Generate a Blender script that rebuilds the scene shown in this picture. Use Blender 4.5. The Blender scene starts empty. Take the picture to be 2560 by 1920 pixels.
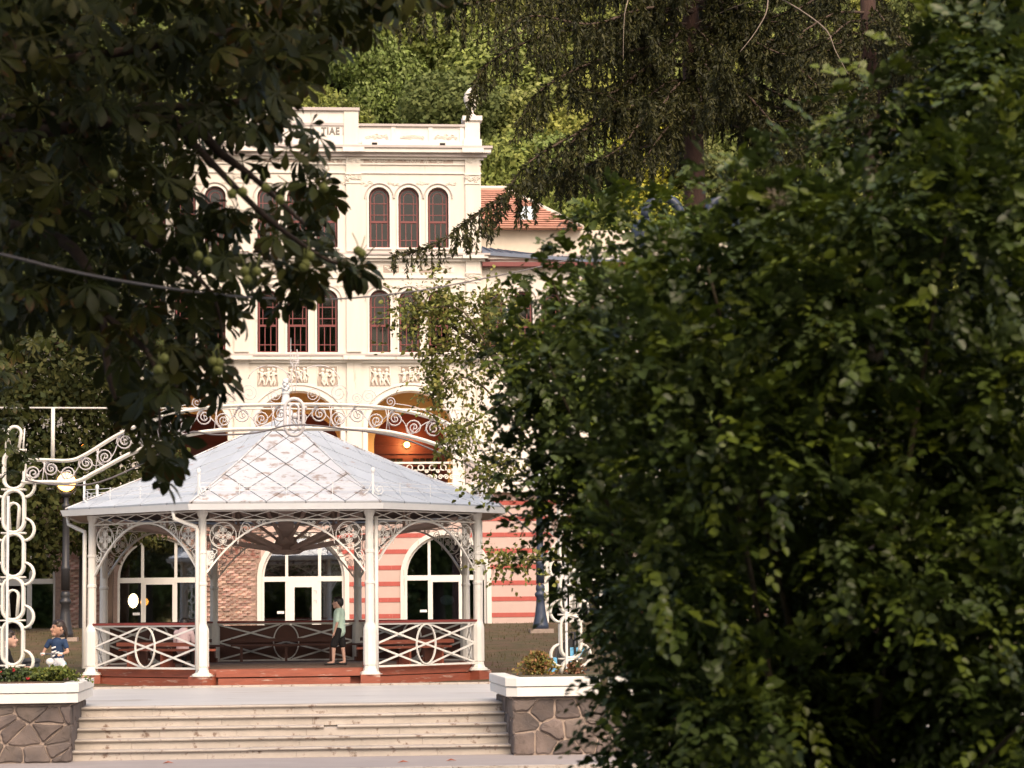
import bpy, math, random
import numpy as np
from mathutils import Vector, Matrix
random.seed(7); RNG = np.random.default_rng(11)
C = bpy.context.scene.collection; SC = bpy.context.scene
R = math.radians

# ---------------------------------------------------------------- camera, sky, sun, exposure
F = 6044.0; YAW = R(5.4); ROLL = R(0.6); PITCH = math.atan((1529-960)/F); CZ = 2.31
fh = Vector((math.sin(YAW), math.cos(YAW), 0)); r0 = Vector((math.cos(YAW), -math.sin(YAW), 0)); zz = Vector((0, 0, 1))
cf = fh*math.cos(PITCH)+zz*math.sin(PITCH); u0 = -fh*math.sin(PITCH)+zz*math.cos(PITCH)
cr = r0*math.cos(ROLL)-u0*math.sin(ROLL); cu = u0*math.cos(ROLL)+r0*math.sin(ROLL)
CP = Vector((0, 0, CZ))
cam = bpy.data.objects.new('camera', bpy.data.cameras.new('camera')); C.objects.link(cam); SC.camera = cam
cam.matrix_world = Matrix(((cr.x, cu.x, -cf.x, 0), (cr.y, cu.y, -cf.y, 0), (cr.z, cu.z, -cf.z, CZ), (0, 0, 0, 1)))
cam.data.sensor_width = 36; cam.data.lens = 36*F/2560; cam.data.clip_start = .5; cam.data.clip_end = 2000
cam.data.dof.use_dof = True; cam.data.dof.focus_distance = 50; cam.data.dof.aperture_fstop = 4.5

SUN_EL, SUN_AZ = R(43), R(168)     # azimuth: 0 = +Y (away from the camera), clockwise; the sun is behind the camera, veiled
w = bpy.data.worlds.new('World'); SC.world = w; w.use_nodes = True
wn = w.node_tree; bg = wn.nodes['Background']; sk = wn.nodes.new('ShaderNodeTexSky'); sk.sky_type = 'NISHITA'; sk.sun_disc = False
sk.sun_elevation = SUN_EL; sk.sun_rotation = SUN_AZ; sk.air_density = 1.3; sk.dust_density = 4.0; sk.ozone_density = 1.0
wn.links.new(sk.outputs[0], bg.inputs[0]); bg.inputs[1].default_value = .14
sl = bpy.data.lights.new('sun', 'SUN'); sl.energy = 1.6; sl.angle = R(40); sl.color = (1, .88, .70)
so = bpy.data.objects.new('sun', sl); C.objects.link(so)
sd = Vector((math.sin(SUN_AZ)*math.cos(SUN_EL), math.cos(SUN_AZ)*math.cos(SUN_EL), math.sin(SUN_EL)))
so.rotation_euler = sd.to_track_quat('Z', 'Y').to_euler()
vs = SC.view_settings; vs.view_transform = 'Standard'; vs.look = 'None'; vs.exposure = .9; vs.gamma = 1
vs.use_white_balance = True; vs.white_balance_temperature = 7200; vs.white_balance_tint = 16

def at(px, py, Y):
    d = cf+cr*((px-1280)/F)+cu*((960-py)/F); return CP+d*(Y/d.y)
def atz(px, py, z):
    d = cf+cr*((px-1280)/F)+cu*((960-py)/F); return CP+d*((z-CZ)/d.z)

# ---------------------------------------------------------------- materials
MATS = {}
def mat(name, col, rough=.6, var=.12, scale=6, col2=None, thr=.5, sharp=.08, bump=0, bscale=None, metal=0, emit=None, estr=0, spec=.5, stain=None, sscale=2, sthr=.6, attr=False, transl=0, rnd=0, stretch=(1, 1, 1), hue=0):
    if name in MATS: return MATS[name]
    m = bpy.data.materials.new(name); m.use_nodes = True; N = m.node_tree.nodes; L = m.node_tree.links
    b = N['Principled BSDF']; b.inputs['Roughness'].default_value = rough; b.inputs['Metallic'].default_value = metal
    b.inputs['Specular IOR Level'].default_value = spec
    tc = N.new('ShaderNodeTexCoord'); mp = N.new('ShaderNodeMapping'); mp.inputs['Scale'].default_value = stretch
    L.new(tc.outputs['Object'], mp.inputs[0]); vec = mp.outputs[0]
    def rgb(c): n = N.new('ShaderNodeRGB'); n.outputs[0].default_value = (*c, 1); return n.outputs[0]
    def noise(s, det=5):
        n = N.new('ShaderNodeTexNoise'); n.inputs['Scale'].default_value = s; n.inputs['Detail'].default_value = det; n.inputs['Roughness'].default_value = .65
        L.new(vec, n.inputs['Vector']); return n.outputs[0]
    def mix(f, a, c, typ='MIX'):
        n = N.new('ShaderNodeMix'); n.data_type = 'RGBA'; n.blend_type = typ
        if isinstance(f, (int, float)): n.inputs[0].default_value = f
        else: L.new(f, n.inputs[0])
        L.new(a, n.inputs[6]); L.new(c, n.inputs[7]); return n.outputs[2]
    def ramp(src, a, c):
        n = N.new('ShaderNodeMapRange'); n.inputs[1].default_value = a; n.inputs[2].default_value = c; L.new(src, n.inputs[0]); return n.outputs[0]
    if attr:
        a = N.new('ShaderNodeAttribute'); a.attribute_name = 'Col'; base = a.outputs['Color']
    else: base = rgb(col)
    if col2 is not None: base = mix(ramp(noise(scale*.5), thr-sharp, thr+sharp), base, rgb(col2))
    if var:
        g = N.new('ShaderNodeMapRange'); g.inputs[1].default_value = .3; g.inputs[2].default_value = .7; g.inputs[3].default_value = 1-var; g.inputs[4].default_value = 1+var
        L.new(noise(scale), g.inputs[0]); cb = N.new('ShaderNodeCombineColor')
        for i in range(3): L.new(g.outputs[0], cb.inputs[i])
        base = mix(1.0, base, cb.outputs[0], 'MULTIPLY')
    if stain is not None: base = mix(ramp(noise(sscale, 8), sthr-.03, sthr+.05), base, rgb(stain))
    if rnd:
        oi = N.new('ShaderNodeObjectInfo'); g = N.new('ShaderNodeMapRange'); g.inputs[3].default_value = 1-rnd; g.inputs[4].default_value = 1+rnd; L.new(oi.outputs['Random'], g.inputs[0])
        hs = N.new('ShaderNodeHueSaturation'); L.new(base, hs.inputs['Color']); L.new(g.outputs[0], hs.inputs['Value'])
        if hue:
            g2 = N.new('ShaderNodeMapRange'); g2.inputs[3].default_value = .5-hue; g2.inputs[4].default_value = .5+hue
            mm = N.new('ShaderNodeMath'); mm.operation = 'FRACT'; m2 = N.new('ShaderNodeMath'); m2.operation = 'MULTIPLY'; m2.inputs[1].default_value = 7.31
            L.new(oi.outputs['Random'], m2.inputs[0]); L.new(m2.outputs[0], mm.inputs[0]); L.new(mm.outputs[0], g2.inputs[0]); L.new(g2.outputs[0], hs.inputs['Hue'])
        base = hs.outputs[0]
    L.new(base, b.inputs['Base Color'])
    if bump:
        bn = N.new('ShaderNodeBump'); bn.inputs['Strength'].default_value = bump; bn.inputs['Distance'].default_value = .03
        L.new(noise(bscale or scale*4, 6), bn.inputs['Height']); L.new(bn.outputs[0], b.inputs['Normal'])
    if emit:
        b.inputs['Emission Color'].default_value = (*emit, 1); b.inputs['Emission Strength'].default_value = estr
    if transl:
        t = N.new('ShaderNodeBsdfTranslucent'); L.new(base, t.inputs[0]); ms = N.new('ShaderNodeMixShader'); ms.inputs[0].default_value = transl
        L.new(b.outputs[0], ms.inputs[1]); L.new(t.outputs[0], ms.inputs[2]); L.new(ms.outputs[0], N['Material Output'].inputs[0])
    MATS[name] = m; return m

def glassmat(name, tint, refl, rough=.02):
    m = bpy.data.materials.new(name); m.use_nodes = True; N = m.node_tree.nodes; L = m.node_tree.links
    N.remove(N['Principled BSDF']); t = N.new('ShaderNodeBsdfTransparent'); t.inputs[0].default_value = (*tint, 1)
    g = N.new('ShaderNodeBsdfGlossy'); g.inputs['Roughness'].default_value = rough; g.inputs[0].default_value = (.9, .95, 1, 1)
    tx = N.new('ShaderNodeTexNoise'); tx.inputs['Scale'].default_value = 1.3; bp = N.new('ShaderNodeBump'); bp.inputs['Strength'].default_value = .02
    L.new(tx.outputs[0], bp.inputs['Height']); L.new(bp.outputs[0], g.inputs['Normal'])
    lw = N.new('ShaderNodeLayerWeight'); lw.inputs[0].default_value = refl; ms = N.new('ShaderNodeMixShader')
    mx = N.new('ShaderNodeMath'); mx.operation = 'MAXIMUM'; mx.inputs[1].default_value = refl; L.new(lw.outputs['Fresnel'], mx.inputs[0])
    L.new(mx.outputs[0], ms.inputs[0]); L.new(t.outputs[0], ms.inputs[1]); L.new(g.outputs[0], ms.inputs[2]); L.new(ms.outputs[0], N['Material Output'].inputs[0])
    MATS[name] = m; return m

M = lambda n: MATS[n]
mat('white_paint', (.68, .665, .63), .42, .06, 5, stain=(.42, .36, .30), sscale=5, sthr=.69)
mat('soffit_wood', (.36, .28, .25), .7, .15, 3, stretch=(1, 1, 6))
mat('roof_paint', (.45, .50, .56), .38, .08, 1.2, stain=(.34, .22, .18), sscale=2.3, sthr=.66, bump=.15, bscale=9, rnd=.05)
mat('roof_paint_worn', (.51, .53, .56), .42, .08, 1.2, stain=(.31, .25, .22), sscale=3.6, sthr=.565, bump=.25, bscale=9, rnd=.05)
mat('roof_under', (.10, .08, .07), .8, .2)
mat('gutter', (.62, .64, .66), .4, .05, 3, stain=(.5, .42, .36), sscale=4, sthr=.7)
mat('red_wood', (.26, .07, .04), .55, .2, 5, stain=(.42, .30, .25), sscale=3.5, sthr=.62, stretch=(.5, 1, 4))
mat('dark_wood', (.10, .035, .022), .5, .2, 4)
mat('rail_red', (.20, .035, .03), .4, .15)
mat('floor_wood', (.10, .06, .045), .6, .2, 4)
mat('iron_white', (.68, .66, .61), .45, .06, 6, stain=(.45, .36, .27), sscale=7, sthr=.68)
mat('iron_grey', (.52, .50, .52), .45, .1, 6, stain=(.30, .22, .18), sscale=5, sthr=.6)
mat('cable', (.10, .09, .10), .5, .05)
mat('cable_grey', (.20, .17, .16), .6, .05)
mat('plaster', (.62, .58, .53), .8, .07, 1.6, bump=.06, bscale=14, stain=(.46, .39, .32), sscale=1.7, sthr=.66, stretch=(1.6, 1, .22))
mat('plaster_white', (.65, .62, .585), .8, .06, 2, bump=.05, bscale=16, stain=(.42, .36, .31), sscale=2.2, sthr=.65, stretch=(1.5, 1, .4))
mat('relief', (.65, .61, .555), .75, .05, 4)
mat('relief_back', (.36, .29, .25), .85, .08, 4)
mat('lead', (.42, .37, .36), .6, .1, 3)
mat('ochre', (.72, .40, .13), .8, .06, 2)
mat('red_timber', (.10, .018, .010), .5, .2, 4, stretch=(1, 1, 5))
mat('window_red', (.15, .03, .03), .45, .12)
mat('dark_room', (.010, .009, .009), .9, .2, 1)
mat('pvc', (.70, .69, .66), .35, .02)
mat('pink_wall', (.50, .37, .335), .8, .05, 2, bump=.08, bscale=20, stain=(.55, .40, .37), sscale=1.5, sthr=.66)
mat('red_band', (.40, .085, .07), .75, .1, 4, stain=(.6, .3, .26), sscale=5, sthr=.66)
mat('brick', (.35, .155, .12), .9, .2, 9, col2=(.40, .29, .25), thr=.5, bump=.5, bscale=26, rnd=.38, hue=.012)
mat('mortar', (.30, .21, .175), .95, .25, 9, bump=.6, bscale=22)
mat('stone', (.155, .122, .108), .85, .4, 5.5, col2=(.085, .070, .066), bump=.5, bscale=9, rnd=.22, hue=.01)
mat('stone_mortar', (.33, .26, .22), .95, .2, 8, bump=.6, bscale=25)
mat('cap_white', (.68, .67, .645), .6, .04, 3, stain=(.5, .42, .36), sscale=4.5, sthr=.68, bump=.06)
mat('step_stone', (.41, .37, .335), .75, .14, 2.5, stain=(.17, .12, .095), sscale=5, sthr=.60, bump=.12, bscale=20, rnd=.06)
mat('terrace', (.46, .465, .47), .5, .09, .8, bump=.05, bscale=20, stain=(.33, .31, .29), sscale=.9, sthr=.62, stretch=(.5, 1.6, 1))
mat('pavement', (.30, .27, .265), .8, .08, 1.3, bump=.1, bscale=30)
mat('asphalt', (.06, .06, .06), .9, .15, 5, bump=.2, bscale=60)
mat('earth', (.07, .065, .03), 1, .25, 1.5, col2=(.10, .05, .03), bump=.4, bscale=12)
mat('lawn', (.075, .06, .022), 1, .25, 2.2, col2=(.105, .055, .035), thr=.55, sharp=.12, bump=.6, bscale=18)
mat('hill_soil', (.035, .04, .015), 1, .3, .5)
mat('bark', (.075, .05, .038), .95, .3, 6, bump=.8, bscale=14, stretch=(1, 1, .3))
mat('bark_red', (.055, .030, .024), .95, .3, 6, bump=.9, bscale=16, stretch=(1, 1, .3))
mat('twig', (.09, .07, .045), .9, .2)
mat('twig_pale', (.20, .16, .13), .9, .2)
mat('leaf', (0, 0, 0), .5, .12, 3, attr=True, transl=.2, spec=.3)
mat('leaf_gloss', (0, 0, 0), .40, .1, 3, attr=True, transl=.17, spec=.45)
mat('leaf_far', (0, 0, 0), .7, .1, .5, attr=True, transl=.25, spec=.2, rnd=.22, hue=.02)
mat('needle', (0, 0, 0), .6, .1, 3, attr=True, transl=.1, spec=.3)
mat('conker', (.25, .27, .07), .6, .15, 30)
mat('seed_fluff', (.62, .52, .44), 1, .1, 20)
mat('lamp_black', (.022, .022, .026), .45, .15, 5)
mat('lamp_blue', (.035, .05, .085), .4, .15, 5)
mat('globe_lit', (1, .85, .6), .3, 0, emit=(1, .50, .12), estr=4)
mat('reflected_globe_hot', (1, .85, .6), .3, 0, emit=(1, .72, .38), estr=16)  # glow for the added lamp reflection in the left window
mat('globe_amber', (1, .6, .2), .3, 0, emit=(1, .32, .05), estr=5)
mat('globe_off', (.55, .66, .74), .25, .05, 4)
mat('tile_red', (.46, .24, .185), .7, .14, 5, rnd=.12)
mat('slate_blue', (.10, .13, .19), .4, .08, 3)
mat('wall_beige', (.60, .54, .46), .85, .08, 1.5)
mat('skin_pale', (.62, .38, .29), .5, .05, 8)
mat('skin_tan', (.47, .26, .18), .5, .05, 8)
mat('hair', (.012, .009, .008), .45, .1, 20)
mat('hair_brown', (.03, .017, .012), .45, .1, 20)
mat('mint_cloth', (.55, .74, .62), .85, .06, 12, bump=.15, bscale=10)
mat('navy_cloth', (.014, .04, .10), .85, .08, 12, bump=.15, bscale=10)
mat('black_cloth', (.010, .009, .010), .85, .1, 12)
mat('pink_cloth', (.52, .40, .42), .85, .1, 12)
mat('print_white', (.75, .74, .74), .8, .05)
mat('shorts_print', (.68, .70, .74), .85, .05, 10, col2=(.20, .45, .52), thr=.60, sharp=.02, stain=(.65, .2, .3), sscale=14, sthr=.66)
mat('sandal', (.015, .014, .015), .6, .1)
mat('shoe_blue', (.06, .12, .35), .6, .1)
mat('eye_dark', (.012, .01, .01), .3, 0)
mat('lip', (.42, .16, .14), .5, 0)
mat('scooter_metal', (.10, .10, .11), .35, .1)
mat('scooter_white', (.75, .74, .72), .4, .05)
mat('blue_plastic', (.13, .42, .66), .35, .06)
mat('black_plastic', (.018, .018, .02), .4, .1)
mat('bin_grey', (.035, .037, .042), .6, .1)
mat('cup_plastic', (.75, .78, .84), .2, .05)
mat('dead_leaf', (.30, .09, .05), .8, .2)
mat('flower_red', (.55, .03, .04), .6, .1)
mat('letter', (.16, .15, .14), .7, .1)
glassmat('glass_shop', (.62, .68, .72), .42)
glassmat('glass_upper', (.35, .3, .3), .035, .04)

# ---------------------------------------------------------------- mesh helpers
class MB:
    def __init__(s): s.v = []; s.f = []; s.m = []
    def add(s, V, Fc, mi=0):
        o = len(s.v); s.v += [tuple(p) for p in V]; s.f += [tuple(i+o for i in q) for q in Fc]; s.m += [mi]*len(Fc); return s
    def bx(s, x0, x1, y0, y1, z0, z1, mi=0):
        V = [(x, y, z) for x in (x0, x1) for y in (y0, y1) for z in (z0, z1)]
        return s.add(V, [(0, 1, 3, 2), (4, 6, 7, 5), (0, 4, 5, 1), (2, 3, 7, 6), (0, 2, 6, 4), (1, 5, 7, 3)], mi)
    def bar(s, p, q, w, h, up=(0, 0, 1), mi=0):
        p, q, up = Vector(p), Vector(q), Vector(up); d = (q-p).normalized(); a = d.cross(up)
        if a.length < 1e-4: a = d.cross(Vector((0, 1, 0)))
        a = a.normalized()*(w/2); b = a.cross(d).normalized()*(h/2)
        V = [e+a*i+b*j for e in (p, q) for i, j in ((-1, -1), (1, -1), (1, 1), (-1, 1))]
        return s.add(V, [(0, 3, 2, 1), (4, 5, 6, 7), (0, 1, 5, 4), (1, 2, 6, 5), (2, 3, 7, 6), (3, 0, 4, 7)], mi)
    def tube(s, pts, r, n=6, closed=False, mi=0):
        P = [Vector(p) for p in pts]; k = len(P); rr = r if isinstance(r, (list, tuple)) else [r]*k
        V = []; prev = None
        for i in range(k):
            if closed: d = P[(i+1) % k]-P[i-1]
            else: d = P[min(i+1, k-1)]-P[max(i-1, 0)]
            if d.length < 1e-9: d = Vector((0, 0, 1))
            d.normalize()
            if prev is None:
                a = d.cross(Vector((0, 0, 1)));
                if a.length < .05: a = d.cross(Vector((0, 1, 0)))
            else:
                a = prev-d*prev.dot(d)
                if a.length < 1e-6: a = d.cross(Vector((0, 1, .1)))
            a.normalize(); prev = a; b = d.cross(a)
            V += [P[i]+(a*math.cos(2*math.pi*j/n)+b*math.sin(2*math.pi*j/n))*rr[i] for j in range(n)]
        Fc = []
        for i in range(k if closed else k-1):
            for j in range(n):
                i2 = (i+1) % k; Fc.append((i*n+j, i*n+(j+1) % n, i2*n+(j+1) % n, i2*n+j))
        if not closed: Fc += [tuple(range(n))[::-1], tuple(range((k-1)*n, k*n))]
        return s.add(V, Fc, mi)
    def lathe(s, prof, c=(0, 0, 0), n=16, mi=0):
        V = [(c[0]+r*math.cos(2*math.pi*j/n), c[1]+r*math.sin(2*math.pi*j/n), c[2]+z) for r, z in prof for j in range(n)]; k = len(prof)
        Fc = [(i*n+j, i*n+(j+1) % n, (i+1)*n+(j+1) % n, (i+1)*n+j) for i in range(k-1) for j in range(n)]
        return s.add(V, Fc+[tuple(range(n))[::-1], tuple(range((k-1)*n, k*n))], mi)
    def ell(s, c, r, nu=10, nv=7, mi=0):
        r = (r, r, r) if isinstance(r, (int, float)) else r
        V = [(c[0], c[1], c[2]-r[2])]
        for i in range(1, nv):
            t = math.pi*i/nv
            V += [(c[0]+r[0]*math.sin(t)*math.cos(2*math.pi*j/nu), c[1]+r[1]*math.sin(t)*math.sin(2*math.pi*j/nu), c[2]-r[2]*math.cos(t)) for j in range(nu)]
        V.append((c[0], c[1], c[2]+r[2])); e = len(V)-1
        Fc = [(0, 1+(j+1) % nu, 1+j) for j in range(nu)]+[(1+i*nu+j, 1+i*nu+(j+1) % nu, 1+(i+1)*nu+(j+1) % nu, 1+(i+1)*nu+j) for i in range(nv-2) for j in range(nu)]
        Fc += [(1+(nv-2)*nu+j, 1+(nv-2)*nu+(j+1) % nu, e) for j in range(nu)]
        return s.add(V, Fc, mi)
    def cap(s, p, q, r1, r2, n=8, mi=0):       # tapered capsule
        p, q = Vector(p), Vector(q); d = q-p; L = max(d.length, 1e-6); d /= L; P = []; rr = []
        for t in (-.98, -.7, -.3): P.append(p+d*(r1*t)); rr.append(r1*math.sqrt(1-t*t))
        P += [p, q]; rr += [r1, r2]
        for t in (.3, .7, .98): P.append(q+d*(r2*t)); rr.append(r2*math.sqrt(1-t*t))
        return s.tube(P, rr, n, mi=mi)
    def xz(s, poly, y0, y1, mi=0):             # polygon in x,z extruded along y
        n = len(poly); V = [(x, y0, z) for x, z in poly]+[(x, y1, z) for x, z in poly]
        return s.add(V, [tuple(range(n)), tuple(range(2*n-1, n-1, -1))]+[(i, i+n, (i+1) % n+n, (i+1) % n) for i in range(n)], mi)
    def mesh(s, name, mats, smooth=False):
        me = bpy.data.meshes.new(name); me.from_pydata(s.v, [], s.f)
        for m in (mats if isinstance(mats, (list, tuple)) else [mats]): me.materials.append(M(m))
        if any(s.m): me.polygons.foreach_set('material_index', s.m)
        if smooth: me.shade_smooth() if hasattr(me, 'shade_smooth') else None
        me.update(); return me

def link(name, me, parent=None, loc=None, rotz=0):
    o = bpy.data.objects.new(name, me); C.objects.link(o)
    if loc is not None: o.location = loc
    if rotz: o.rotation_euler = (0, 0, rotz)
    if parent is not None:
        o.parent = parent
        if parent.get('base') is not None: o.matrix_parent_inverse = Matrix.Translation(-Vector(parent['base']))
    return o
def obj(name, mb, mats, parent=None, smooth=False, **k): return link(name, mb.mesh(name, mats, smooth), parent, **k)
def tag(o, label, cat, group=None, kind=None):
    if label: o['label'] = label
    if cat: o['category'] = cat
    if group: o['group'] = group
    if kind: o['kind'] = kind
    return o
def thing(name, label, cat, loc=(0, 0, 0), group=None):
    o = bpy.data.objects.new(name, None); C.objects.link(o); o.location = loc; o['base'] = tuple(float(a) for a in loc); o.empty_display_size = .2
    return tag(o, label, cat, group)
def struct(name, mb, mats): o = obj(name, mb, mats); o['kind'] = 'structure'; return o

def np_mesh(name, V, Q, mats, col=None, parent=None, stuff=False, smooth=False):
    me = bpy.data.meshes.new(name); n, m = len(V), len(Q); k = Q.shape[1]
    me.vertices.add(n); me.vertices.foreach_set('co', V.astype(np.float32).ravel())
    me.loops.add(m*k); me.loops.foreach_set('vertex_index', Q.astype(np.int32).ravel())
    me.polygons.add(m); me.polygons.foreach_set('loop_start', np.arange(0, m*k, k, dtype=np.int32))
    for x in (mats if isinstance(mats, (list, tuple)) else [mats]): me.materials.append(M(x))
    if col is not None:
        a = me.color_attributes.new('Col', 'FLOAT_COLOR', 'POINT'); c4 = np.ones((n, 4), np.float32); c4[:, :3] = col; a.data.foreach_set('color', c4.ravel())
    me.update(calc_edges=True)
    if name is None: return me
    o = link(name, me, parent)
    if stuff: o['kind'] = 'stuff'
    return o
def frames(fwd, nrm):
    f = fwd/np.linalg.norm(fwd, axis=1, keepdims=True); l = np.cross(nrm, f); l /= np.maximum(np.linalg.norm(l, axis=1, keepdims=True), 1e-6); n = np.cross(f, l)
    return np.stack([f, l, n], axis=2)
def scatter(T, Q, pos, Rm, sc):
    V = np.einsum('nij,kj->nki', Rm, T)*sc[:, None, None]+pos[:, None, :]; k = len(T)
    return V.reshape(-1, 3), (Q[None]+(np.arange(len(pos))*k)[:, None, None]).reshape(-1, Q.shape[1])
def rdir(n, zb=0, spread=1):
    d = RNG.normal(size=(n, 3))*spread; d[:, 2] += zb; return d/np.linalg.norm(d, axis=1, keepdims=True)
def spiral(cx, cz, r, turns, a0=0, sg=1, n=None, r1=.12):
    n = n or int(10*turns)+4
    return [(cx+r*(1-(1-r1)*i/n)*math.cos(a0+sg*2*math.pi*turns*i/n), cz+r*(1-(1-r1)*i/n)*math.sin(a0+sg*2*math.pi*turns*i/n)) for i in range(n+1)]
def circ(cx, cz, rx, rz=None, n=20): rz = rz or rx; return [(cx+rx*math.cos(2*math.pi*i/n), cz+rz*math.sin(2*math.pi*i/n)) for i in range(n)]
def stad(cx, z0, z1, hw, n=8):      # stadium outline
    P = []
    for i in range(n+1): a = math.pi*i/n; P.append((cx+hw*math.cos(a), z1-hw+hw*math.sin(a)))
    for i in range(n+1): a = math.pi+math.pi*i/n; P.append((cx+hw*math.cos(a), z0+hw+hw*math.sin(a)))
    return P
P3 = lambda pts, y: [(x, y, z) for x, z in pts]

# ---------------------------------------------------------------- the ground
GP = [(49.6, .86), (54, .92), (58, 1.0), (62, 1.26), (66, 1.58), (70, 1.82), (73, 1.93), (75.3, 1.95), (76.2, 1.5), (77, 1.35), (95, 1.35)]
def gz(y):
    for (a, za), (b, zb) in zip(GP, GP[1:]):
        if a <= y <= b: return za+(zb-za)*(y-a)/(b-a)
    return GP[0][1] if y < GP[0][0] else GP[-1][1]
struct('ground', MB().add([(-700, -300, -.2), (700, -300, -.2), (700, 900, -.2), (-700, 900, -.2)], [(0, 1, 2, 3)]), 'earth')
struct('road', MB().add([(-120, -60, -.12), (120, -60, -.12), (120, 36.55, -.12), (-120, 36.55, -.12)], [(0, 1, 2, 3)]), 'asphalt')
struct('pavement', MB().bx(-60, 60, 36.75, 39.72, -.19, 0), 'pavement')
kb = bpy.data.objects.new('kerb', None); C.objects.link(kb); kb['kind'] = 'structure'
km = MB().bx(-.496, .496, 36.55, 36.745, -.19, .004).mesh('kerb_stone', 'step_stone')
for i in range(-14, 15): link('kerb_stone', km, kb, (i*1.0, 0, 0))
V = []; Fc = []
xs = np.linspace(-45, 45, 61); ys = np.linspace(49.62, 95, 70)
for j, y in enumerate(ys):
    for i, x in enumerate(xs): V.append((x, y, gz(y)+(.03*math.sin(x*1.3+y)+.025*math.sin(x*.5-y*.9) if 52 < y < 75 else 0)-(.04 if abs(x) < 5 and y < 59 else 0)))
nx = len(xs)
for j in range(len(ys)-1):
    for i in range(nx-1): Fc.append((j*nx+i, j*nx+i+1, (j+1)*nx+i+1, (j+1)*nx+i))
struct('grass_slope', MB().add(V, Fc), 'lawn')
tr = struct('terrace', MB().add([(-20, 41.25, .784), (20, 41.25, .784), (20, 50.3, .852), (-20, 50.3, .852), (-20, 41.25, -.2), (20, 41.25, -.2)], [(0, 1, 2, 3), (4, 5, 1, 0)]), 'terrace')
kb2 = bpy.data.objects.new('kerb', None); C.objects.link(kb2); kb2['kind'] = 'structure'
km2 = MB().bx(-.496, .496, 49.55, 49.68, .7, .885).mesh('kerb_stone', 'step_stone')
for i in list(range(-14, -4))+list(range(-4, 15)): link('kerb_stone', km2, kb2, (i*1.0, 0, 0))
# blades of dry grass on the slope
N = 11000; gx = RNG.uniform(-9, 13, N); gy = RNG.uniform(50.5, 75, N); keep = ~((np.abs(gx) < 4.9) & (gy < 59)); gx, gy = gx[keep], gy[keep]; N = len(gx)
pos = np.stack([gx, gy, np.array([gz(y) for y in gy])-.02], 1)
T = np.array([(0, -.012, 0), (0, .012, 0), (.02, .003, .09), (.02, -.003, .09)]); Q = np.array([(0, 1, 2, 3)])
V, Qs = scatter(T, Q, pos, frames(rdir(N)*np.array([1, 1, .15]), np.tile([[0, 0, 1.]], (N, 1))), RNG.uniform(.35, 1.0, N))
cg = np.array([(.075, .065, .02), (.105, .065, .032), (.06, .065, .018)])[RNG.integers(0, 3, N)]*RNG.uniform(.7, 1.2, (N, 1))
o = np_mesh('grass', V, Qs, 'leaf_far', np.repeat(cg, 4, 0), None, True); tag(o, 'thin dry grass on the brown slope before the striped wall', 'grass')

# ---------------------------------------------------------------- staircase
st = thing('staircase', 'worn pale stone staircase of five steps between the two planters', 'staircase', (0.12, 40.4, 0))
SX0, SX1 = -3.42, 3.70
for k in range(5):
    y = 39.62+.4*k; z0, z1 = .158*k, .158*(k+1); x = SX0+.0; j = 0
    while x < SX1-.01:
        x2 = min(x+random.uniform(.9, 1.7), SX1)
        if SX1-x2 < .5: x2 = SX1
        obj('riser_slab', MB().bx(x+.002, x2-.002, y, y+.5, z0-.02, z1-.042), 'step_stone', st); x = x2
    x = SX0
    while x < SX1-.01:
        x2 = min(x+random.uniform(1.2, 2.1), SX1)
        if SX1-x2 < .6: x2 = SX1
        a, b = x, x2
        e = random.uniform(-.004, .004); yo = .05+random.uniform(-.006, .006)
        segs = [(a, b)]
        if k == 2:
            segs = [(max(a, p), min(b, q)) for p, q in ((SX0, .64), (.86, SX1)) if min(b, q)-max(a, p) > .05]
        for a, b in segs:
            pr = [(-yo, -.034), (-yo-.008, -.02), (-yo-.004, -.004), (-yo+.012, 0), (.42, 0), (.42, -.04), (-yo+.01, -.04)]
            n = len(pr); m = MB(); V = [(X, y+p, z1+q+e) for X in (a+.003, b-.003) for p, q in pr]
            m.add(V, [tuple(range(n))[::-1], tuple(range(n, 2*n))]+[(i, (i+1) % n, (i+1) % n+n, i+n) for i in range(n)]); obj('tread_slab', m, 'step_stone', st)
        x = x2

# ---------------------------------------------------------------- planters with stone walls
def clip(poly, a, b, c):     # keep a*x+b*y<=c
    out = []
    for i in range(len(poly)):
        p, q = poly[i], poly[(i+1) % len(poly)]; dp = a*p[0]+b*p[1]-c; dq = a*q[0]+b*q[1]-c
        if dp <= 0: out.append(p)
        if dp*dq < 0: t = dp/(dp-dq); out.append((p[0]+(q[0]-p[0])*t, p[1]+(q[1]-p[1])*t))
    return out
def voronoi(x0, x1, z0, z1, nx, nz, jit=.38):
    S = [((i+.5+random.uniform(-jit, jit)+(.25 if j % 2 else -.25))*(x1-x0)/nx+x0, (j+.5+random.uniform(-jit, jit)*.7)*(z1-z0)/nz+z0) for i in range(-1, nx+1) for j in range(nz)]
    AN = 1.75
    for s in S:
        p = [(x0, z0), (x1, z0), (x1, z1), (x0, z1)]
        for t in S:
            if t is s: continue
            a, b = t[0]-s[0], t[1]-s[1]
            if abs(a) > 1.6: continue
            p = clip(p, a, b*AN, (t[0]**2+AN*t[1]**2-s[0]**2-AN*s[1]**2)/2)
            if len(p) < 3: break
        if len(p) >= 3: yield p
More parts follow.
